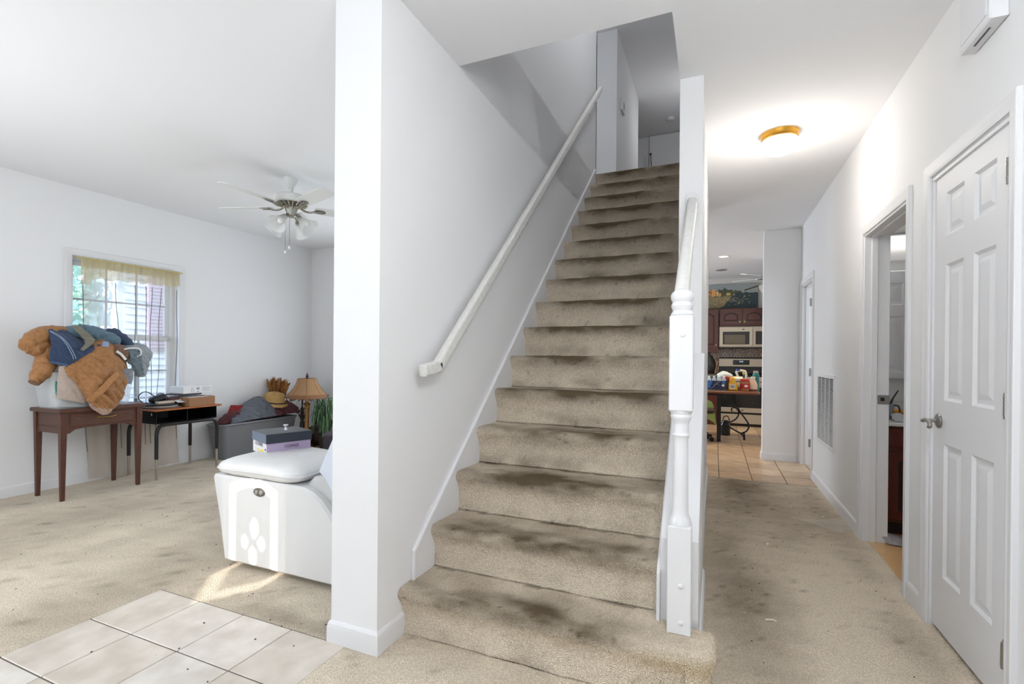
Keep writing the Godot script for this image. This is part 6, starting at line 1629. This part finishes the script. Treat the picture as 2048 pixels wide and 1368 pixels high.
func make_table_things() -> void:
	# shrink-wrapped pack of water bottles
	var p := thing("water_pack", "shrink-wrapped pack of water bottles with a dark blue printed band", "bottle pack", V(0.03, 0.739, -7.74))
	var clear := StandardMaterial3D.new()
	clear.albedo_color = Color(0.85, 0.90, 0.95, 0.35)
	clear.transparency = BaseMaterial3D.TRANSPARENCY_ALPHA
	clear.roughness = 0.2
	var cap := M(Color(0.88, 0.90, 0.92), 0.4)
	for i in 4:
		for j in 3:
			var b := build("bottle", Geo.new().lathe([[0.0, 0.0], [0.031, 0.0], [0.032, 0.01], [0.031, 0.13], [0.024, 0.165], [0.013, 0.178], [0.013, 0.186]], 14).mesh(), clear, p, V(-0.105 + i * 0.067, 0.002, -0.067 + j * 0.067))
			build("cap", Geo.new().lathe([[0.0145, 0.183], [0.0145, 0.199], [0.0, 0.2]], 12).mesh(), cap, b)
	build("band", Geo.new().prism(round_rect(-0.142, -0.105, 0.142, 0.105, 0.03), 0.015, 0.145, flat_y(0), 0.004).mesh(30), M(Color(0.045, 0.07, 0.24), 0.25), p)
	var art := [M(Color(0.86, 0.90, 0.95), 0.3), M(Color(0.20, 0.42, 0.70), 0.3)]
	var mk := Geo.new()
	for k in [[-0.06, 0.03, 0.01, 0.12], [-0.04, 0.05, 0.05, 0.14], [-0.09, 0.02, -0.03, 0.055], [0.0, 0.10, 0.04, 0.075]]: mk.tube([V(k[0], k[1], 0.106), V((k[0] + k[2]) / 2 - 0.01, (k[1] + k[3]) / 2, 0.106), V(k[2], k[3], 0.106)], [0.002, 0.009, 0.002], 6, 0.2)
	mk.prism(oval(0.085, 0.075, 0.02, 0.018, 12), 0.105, 0.1065)
	build("printed_splash", mk.mesh(), art[0], p)
	build("printed_patch", Geo.new().prism(PackedVector2Array([Vector2(-0.138, 0.03), Vector2(-0.09, 0.03), Vector2(-0.06, 0.14), Vector2(-0.138, 0.14)]), 0.1045, 0.106).mesh(0), art[1], p)
	build("printed_patch", Geo.new().prism(oval(0.09, 0.118, 0.02, 0.022, 12), 0.1045, 0.106).mesh(0), art[1], p)
	# yellow detergent bottle
	var y := thing("detergent_bottle", "yellow handled detergent bottle beside the water pack", "bottle", V(0.245, 0.739, -7.72))
	var yp := PackedVector2Array([Vector2(-0.062, 0.0), Vector2(0.062, 0.0), Vector2(0.066, 0.06), Vector2(0.06, 0.10), Vector2(0.035, 0.135), Vector2(0.02, 0.165), Vector2(0.03, 0.185), Vector2(-0.015, 0.20), Vector2(-0.04, 0.19), Vector2(-0.045, 0.14), Vector2(-0.062, 0.10)])
	build("body", Geo.new().prism(yp, -0.035, 0.035, Transform3D(), 0.014).mesh(50), M(Color(0.88, 0.66, 0.06), 0.3), y)
	build("label", Geo.new().prism(round_rect(-0.048, 0.02, 0.035, 0.10, 0.012), 0.035, 0.037).mesh(), M(Color(0.86, 0.80, 0.62), 0.5), y)
	build("label_mark", Geo.new().prism(oval(-0.005, 0.06, 0.028, 0.02, 14), 0.037, 0.038).mesh(), M(Color(0.55, 0.57, 0.66), 0.5), y)
	build("cap", Geo.new().prism(round_rect(-0.05, 0.165, -0.005, 0.205, 0.006), -0.02, 0.02, Transform3D(), 0.004).mesh(), M(Color(0.75, 0.10, 0.07), 0.35), y)
	# peanut butter jar
	var j := thing("red_lidded_jar", "brown spread jar with a red lid and red label on the table", "jar", V(0.402, 0.739, -7.72))
	build("glass_body", Geo.new().lathe([[0.0, 0.0], [0.058, 0.0], [0.063, 0.01], [0.063, 0.12], [0.055, 0.135], [0.0, 0.137]], 28).mesh(), M(Color(0.62, 0.42, 0.24), 0.3), j)
	build("label", Geo.new().lathe([[0.0635, 0.03], [0.0637, 0.11]], 28).mesh(), M(Color(0.66, 0.09, 0.08), 0.4), j)
	build("label_mark", Geo.new().prism(oval(0.015, 0.075, 0.024, 0.017, 16), 0.061, 0.065).mesh(), M(Color(0.90, 0.86, 0.84), 0.5), j)
	build("lid", Geo.new().lathe([[0.056, 0.137], [0.058, 0.14], [0.058, 0.168], [0.054, 0.172], [0.0, 0.172]], 28).mesh(), M(Color(0.70, 0.06, 0.06), 0.35), j)
	# pale jug bottle
	var w := thing("sauce_bottle", "pale cream squat plastic bottle right of the red-lidded jar", "bottle", V(0.51, 0.739, -7.74))
	build("body", Geo.new().lathe([[0.0, 0.0], [0.055, 0.0], [0.058, 0.015], [0.058, 0.09], [0.045, 0.13], [0.026, 0.165], [0.026, 0.19]], 24).mesh(), M(Color(0.85, 0.72, 0.62), 0.4), w)
	build("cap", Geo.new().lathe([[0.03, 0.18], [0.03, 0.208], [0.0, 0.21]], 20).mesh(), M(Color(0.88, 0.84, 0.76), 0.4), w)
	build("base_band", Geo.new().lathe([[0.0585, 0.004], [0.0585, 0.03]], 24).mesh(), M(Color(0.35, 0.2, 0.14), 0.5), w)
	# teal bottle
	var te := thing("teal_bottle", "tall teal bottle with a grey cap at the table end", "bottle", V(0.555, 0.739, -7.90))
	build("body", Geo.new().lathe([[0.0, 0.0], [0.046, 0.0], [0.048, 0.01], [0.048, 0.22], [0.04, 0.25], [0.03, 0.26]], 24).mesh(), M(Color(0.10, 0.42, 0.42), 0.35), te)
	build("cap", Geo.new().lathe([[0.033, 0.258], [0.033, 0.288], [0.0, 0.29]], 20).mesh(), M(Color(0.62, 0.60, 0.56), 0.35), te)
	# white milk jug behind
	var mj := thing("milk_jug", "white handled plastic jug standing behind the yellow bottle", "jug", V(0.32, 0.739, -7.92))
	build("body", Geo.new().prism(round_rect(-0.085, 0.0, 0.075, 0.20, 0.03), -0.07, 0.07, Transform3D(), 0.03).mesh(50), M(Color(0.88, 0.87, 0.80), 0.45), mj)
	build("handle", Geo.new().tube(smooth([V(0.0, 0.20, 0), V(-0.02, 0.27, 0), V(0.04, 0.29, 0), V(0.10, 0.265, 0), V(0.105, 0.18, 0), V(0.07, 0.12, 0)], 5), 0.017, 10).mesh(), M(Color(0.88, 0.87, 0.80), 0.45), mj)
	build("cap", Geo.new().lathe([[0.03, 0.285], [0.03, 0.31], [0.0, 0.312]], 18, Transform3D(Basis(), V(0.0, 0, 0))).mesh(), M(Color(0.12, 0.25, 0.55), 0.4), mj)
	var so := thing("dark_bottle", "small dark bottle with a yellow cap behind the red-lidded jar", "bottle", V(0.41, 0.739, -8.02))
	build("body", Geo.new().lathe([[0.0, 0.0], [0.035, 0.0], [0.036, 0.15], [0.02, 0.21], [0.018, 0.235]], 18).mesh(), M(Color(0.07, 0.04, 0.04), 0.25), so)
	build("cap", Geo.new().lathe([[0.024, 0.232], [0.024, 0.285], [0.018, 0.295], [0.0, 0.296]], 16).mesh(), M(Color(0.80, 0.66, 0.15), 0.4), so)
	# bags and papers
	var bag := StandardMaterial3D.new()
	bag.albedo_color = Color(0.80, 0.84, 0.82)
	bag.roughness = 0.3
	solo("plastic_bag", cloth([[V(0.02, 0.95, -7.95), V(0.10, 1.01, -7.98), V(0.22, 0.97, -7.95)], [V(0.03, 0.93, -7.87), V(0.12, 0.97, -7.86), V(0.24, 0.93, -7.88)], [V(0.05, 0.74, -7.86), V(0.14, 0.745, -7.86), V(0.24, 0.745, -7.88)]], 24, 20, 0.004, 0.02, 130, 8.0).mesh(40), bag, "crumpled pale plastic bag behind the water pack", "bag")
	solo("food_bag", cloth([[V(0.09, 0.94, -7.84), V(0.16, 0.94, -7.84), V(0.24, 0.90, -7.84)], [V(0.10, 0.90, -7.82), V(0.17, 0.90, -7.82), V(0.25, 0.87, -7.82)], [V(0.10, 0.75, -7.83), V(0.17, 0.745, -7.83), V(0.25, 0.745, -7.83)]], 16, 12, 0.004, 0.010, 131, 8.0).mesh(40), M(Color(0.55, 0.08, 0.08), 0.3), "crumpled red food bag between the water pack and the milk jug", "bag")
	solo("wire_basket", Geo.new().lathe([[0.07, 0.0], [0.09, 0.20], [0.092, 0.21]], 16, Transform3D(Basis(), V(-0.05, 0.739, -7.98))).mesh(), M(Color(0.55, 0.55, 0.52), 0.4, 0.4), "grey metal basket behind the water pack", "basket")

# ---------------------------------------------------------------- bathroom
func make_bath() -> void:
	var red := wood(Color(0.26, 0.075, 0.04), Color(0.38, 0.125, 0.065), 1, 3.0, 0.3, 140)
	var v := thing("vanity", "reddish brown bathroom vanity cabinet with a raised panel door", "cabinet", V(1.075, 0, -4.06))
	build("body", Geo.new().box(V(0.5, 0.43, -0.27), V(1.0, 0.66, 0.53), 0.003).mesh(20), red, v)
	build("toe_kick", Geo.new().box(V(0.5, 0.055, -0.30), V(0.98, 0.11, 0.46)).mesh(0), M(Color(0.15, 0.05, 0.03), 0.5), v)
	build("drawer", Geo.new().prism(rect(0.02, 0.62, 0.48, 0.745), 0.0, 0.018, Transform3D(), 0.005).mesh(20), red, v)
	for k in 2: cab_door(0.23, 0.46, red, v, V(0.02 + k * 0.24, 0.125, 0.02), false, Vector2(0.205 if k == 0 else 0.025, 0.42))
	var wt := M(Color(0.88, 0.88, 0.87), 0.2)
	var ct := thing("countertop", "white cultured vanity countertop with a backsplash", "countertop", V(1.065, 0.76, -4.035))
	build("slab", Geo.new().box(V(0.51, 0.013, -0.288), V(1.02, 0.026, 0.575), 0.006).mesh(30), wt, ct)
	build("backsplash", Geo.new().box(V(0.51, 0.075, -0.566), V(1.02, 0.11, 0.02), 0.004).mesh(30), wt, ct)
	# wall cabinet over the counter
	var c := thing("bath_cabinet", "white raised panel wall cabinet above the bathroom counter", "cabinet", V(1.09, 1.07, -4.50))
	build("body", Geo.new().box(V(0.40, 0.41, -0.055), V(0.80, 0.82, 0.11), 0.003).mesh(20), trim_m, c)
	var lf := door_leaf(0.30, 0.80, [[0.05, 0.21]], [[0.04, 0.465], [0.547, 0.717]], 0.018)
	var body := build("cabinet_door", lf[0], trim_m, c, V(0.005, 0.01, 0.02))
	for q in lf[1]: build("door_panel", q, trim_m, body)
	# vanity light
	var l := thing("vanity_light", "lit white vanity light bar above the bathroom wall cabinet", "wall light", V(1.5, 2.10, -4.61))
	build("base", Geo.new().box(V(0, -0.02, 0.02), V(0.9, 0.20, 0.04), 0.006).mesh(30), trim_m, l)
	var gm := StandardMaterial3D.new()
	gm.albedo_color = Color(0.97, 0.97, 0.95)
	gm.emission_enabled = true
	gm.emission = Color(1.0, 0.98, 0.94)
	gm.emission_energy_multiplier = 1.3
	build("light_diffuser", Geo.new().tube([V(-0.43, 0.01, 0.07), V(0.43, 0.01, 0.07)], 0.05, 20).mesh(), gm, l)
	var o := AreaLight3D.new()
	o.name = "vanity_bar_light"
	o.area_size = Vector2(0.8, 0.1)
	o.position = V(1.5, 2.09, -4.47)
	o.rotation = Vector3(-0.5, PI, 0)
	o.light_energy = 0.25
	o.area_range = 6
	o.shadow_enabled = true
	add_child(o)
	# clutter on the counter
	var mug := thing("mug", "grey mug with a dark curved handle on the bathroom counter", "mug", V(1.155, 0.786, -4.28))
	build("cup", Geo.new().lathe([[0.0, 0.0], [0.032, 0.0], [0.036, 0.01], [0.038, 0.11], [0.034, 0.11], [0.032, 0.012], [0.0, 0.01]], 20).mesh(), M(Color(0.52, 0.55, 0.60), 0.4), mug)
	build("handle", Geo.new().tube(smooth([V(0.036, 0.10, 0.01), V(0.062, 0.095, 0.01), V(0.072, 0.06, 0.01), V(0.055, 0.025, 0.01), V(0.037, 0.02, 0.01)], 5), 0.006, 8).mesh(), M(Color(0.26, 0.22, 0.19), 0.4), mug)
	solo("brush", Geo.new().tube(smooth([V(1.155, 0.80, -4.28), V(1.172, 0.88, -4.28), V(1.185, 0.925, -4.28), V(1.202, 0.96, -4.28), V(1.221, 0.995, -4.28)], 4), [0.004, 0.004, 0.004, 0.004, 0.005, 0.006, 0.007, 0.008, 0.007, 0.006, 0.006, 0.005, 0.005, 0.005, 0.005, 0.004, 0.003], 8).mesh(), M(Color(0.20, 0.17, 0.16), 0.5), "dark curved brush handle standing in the grey mug", "brush")
	solo("yellow_tube", Geo.new().tube([V(1.215, 0.838, -4.36), V(1.33, 0.825, -4.36)], 0.015, 12).mesh(), M(Color(0.90, 0.58, 0.12), 0.4), "yellow tube lying across the bathroom counter", "tube")
	solo("soap_dish", Geo.new().box(V(1.27, 0.80, -4.36), V(0.13, 0.026, 0.07), 0.006).mesh(30), M(Color(0.7, 0.72, 0.66), 0.4), "pale dish under the yellow tube", "dish")
	solo("black_comb", Geo.new().box(V(1.27, 0.79, -4.24), V(0.10, 0.008, 0.025), 0.002).mesh(30), M(Color(0.05, 0.05, 0.05), 0.4), "black comb lying at the front of the bathroom counter", "comb")
	solo("washcloth", cloth([[V(1.16, 0.82, -4.24), V(1.21, 0.83, -4.24), V(1.26, 0.795, -4.24)], [V(1.15, 0.80, -4.16), V(1.20, 0.81, -4.15), V(1.26, 0.79, -4.17)], [V(1.15, 0.79, -4.08), V(1.20, 0.79, -4.07), V(1.25, 0.79, -4.09)]], 20, 20, 0.006, 0.010, 150, 14.0).mesh(50), fabric(Color(0.82, 0.82, 0.84), 0.25, 10.0), "crumpled white and dark washcloth beside the grey mug", "washcloth")
	var bf := frame("floor", "tan tile floor of the bathroom behind the doorway", "floor")
	var bt := M(Color(0.82, 0.66, 0.46), 0.3)
	build("grout", Geo.new().box(V(1.76, -0.008, -3.83), V(1.62, 0.012, 1.58)).mesh(0), M(Color(0.45, 0.38, 0.3), 0.9), bf)
	for i in 5:
		for j in 5: build("tile", Geo.new().box(V(0.95 + 0.155 + i * 0.305, -0.003, -3.06 - 0.155 - j * 0.305), V(0.299, 0.012, 0.299), 0.002).mesh(0), bt, bf)
	solo("floor_rag", cloth([[V(1.04, 0.05, -3.98), V(1.12, 0.03, -3.99), V(1.20, 0.01, -3.98)], [V(1.03, 0.06, -3.92), V(1.12, 0.035, -3.91), V(1.2, 0.012, -3.92)], [V(1.04, 0.008, -3.86), V(1.12, 0.008, -3.85), V(1.19, 0.008, -3.87)]], 20, 16, 0.008, 0.012, 151, 14.0).mesh(50), fabric(Color(0.68, 0.66, 0.68), 0.3, 10.0), "crumpled grey rag on the bathroom floor before the vanity", "rag")

# ---------------------------------------------------------------- everything
func area(called: String, at: Vector3, rot: Vector3, size: Vector2, energy: float, color := Color(1, 1, 1)) -> void:
	var l := AreaLight3D.new()
	l.name = called
	l.area_size = size
	l.area_normalize_energy = true
	l.position = at
	l.rotation = rot
	l.light_energy = energy
	l.light_color = color
	l.area_range = 20
	l.area_attenuation = 2
	l.shadow_enabled = true
	add_child(l)

func _ready() -> void:
	# camera: level, turned towards the living room, picture raised a little by the shifted lens
	var cam := Camera3D.new()
	cam.name = "camera"
	add_child(cam)
	cam.position = Vector3(0, 1.22, 0)
	cam.rotation = Vector3(deg_to_rad(-0.14), deg_to_rad(22.812), deg_to_rad(0.495))
	cam.rotation_order = EULER_ORDER_YXZ
	cam.projection = Camera3D.PROJECTION_FRUSTUM
	cam.near = 0.05
	cam.far = 100.0
	cam.size = 0.05 * 1368.0 / 964.45
	cam.frustum_offset = Vector2(0, 0.05 * 29.7 / 964.45)
	cam.current = true
	# sky, exposure
	var env := Environment.new()
	var sky := Sky.new()
	var sm := ProceduralSkyMaterial.new()
	sm.sky_top_color = Color(0.62, 0.74, 0.92)
	sm.sky_horizon_color = Color(0.88, 0.92, 0.97)
	sm.ground_bottom_color = Color(0.45, 0.45, 0.42)
	sm.ground_horizon_color = Color(0.75, 0.77, 0.78)
	sm.energy_multiplier = 6.0
	sky.sky_material = sm
	env.background_mode = Environment.BG_SKY
	env.sky = sky
	env.tonemap_mode = Environment.TONE_MAPPER_LINEAR
	env.tonemap_exposure = 1.15
	env.sdfgi_enabled = true
	env.ssao_enabled = true
	env.ssil_enabled = true
	var we := WorldEnvironment.new()
	we.name = "environment"
	we.environment = env
	add_child(we)
	# low sun through the entry door's glass
	var sun := DirectionalLight3D.new()
	sun.name = "sun"
	sun.sky_mode = DirectionalLight3D.SKY_MODE_LIGHT_ONLY
	sun.light_energy = 2.2
	sun.light_color = Color(1.0, 0.97, 0.93)
	sun.light_angular_distance = 0.35
	sun.shadow_enabled = true
	add_child(sun)
	sun.look_at_from_position(Vector3.ZERO, Vector3(-0.365, -1.18, -3.42))
	# daylight at the windows, with added fill lights among it
	var day := Color(0.93, 0.965, 1.0)
	area("added_far_window_light", Vector3(-3.3, 1.35, -5.28), Vector3(0, PI, 0), Vector2(1.7, 1.45), 2.8, day)  # hidden window added to light the living room from behind
	area("living_window_light", Vector3(-4.0, 1.35, 1.30), Vector3(0.5, 0, 0), Vector2(2.0, 1.6), 0.6, day)
	area("hall_window_light", Vector3(-0.1, 1.35, 1.30), Vector3(1.3, 0, 0), Vector2(1.6, 1.6), 1.35, day)
	area("added_left_window_light", Vector3(-5.36, 1.35, 0.525), Vector3(0.0, -PI / 2, 0), Vector2(1.7, 1.5), 4.5, day)  # unseen window added to throw light across the entry
	area("entry_door_light", Vector3(-2.0, 1.4, 1.40), Vector3(0.5, -0.3, 0), Vector2(0.48, 0.9), 0.5, day)
	area("kitchen_window_light", Vector3(-3.18, 1.5, -7.8), Vector3(0, -PI / 2, 0), Vector2(1.5, 1.1), 7.0, day)
	area("added_side_room_light", Vector3(2.5, 1.5, -5.9), Vector3(0, PI / 2, 0), Vector2(1.0, 1.3), 2.0, day)  # added fill through the far doorway; the room has no window
	area("added_upstairs_light", Vector3(-3.1, 4.7, -5.95), Vector3(0, -PI / 2, 0), Vector2(0.9, 1.2), 0.6, day)  # added fill for the landing; no window is built there

	make_materials()
	make_floor()
	make_walls()
	make_stairs()
	make_trim()
	make_doors()
	make_window()
	make_outside()
	make_rails()
	make_fittings()
	make_fan("ceiling_fan", "white ceiling fan with frosted glass lamp shades in the living room", Vector3(-3.407, CEIL, -3.121), -0.32, true)
	make_recliner()
	make_sewing_table()
	make_laundry()
	make_desk()
	make_curtain()
	make_corner()
	make_kitchen()
	make_bath()
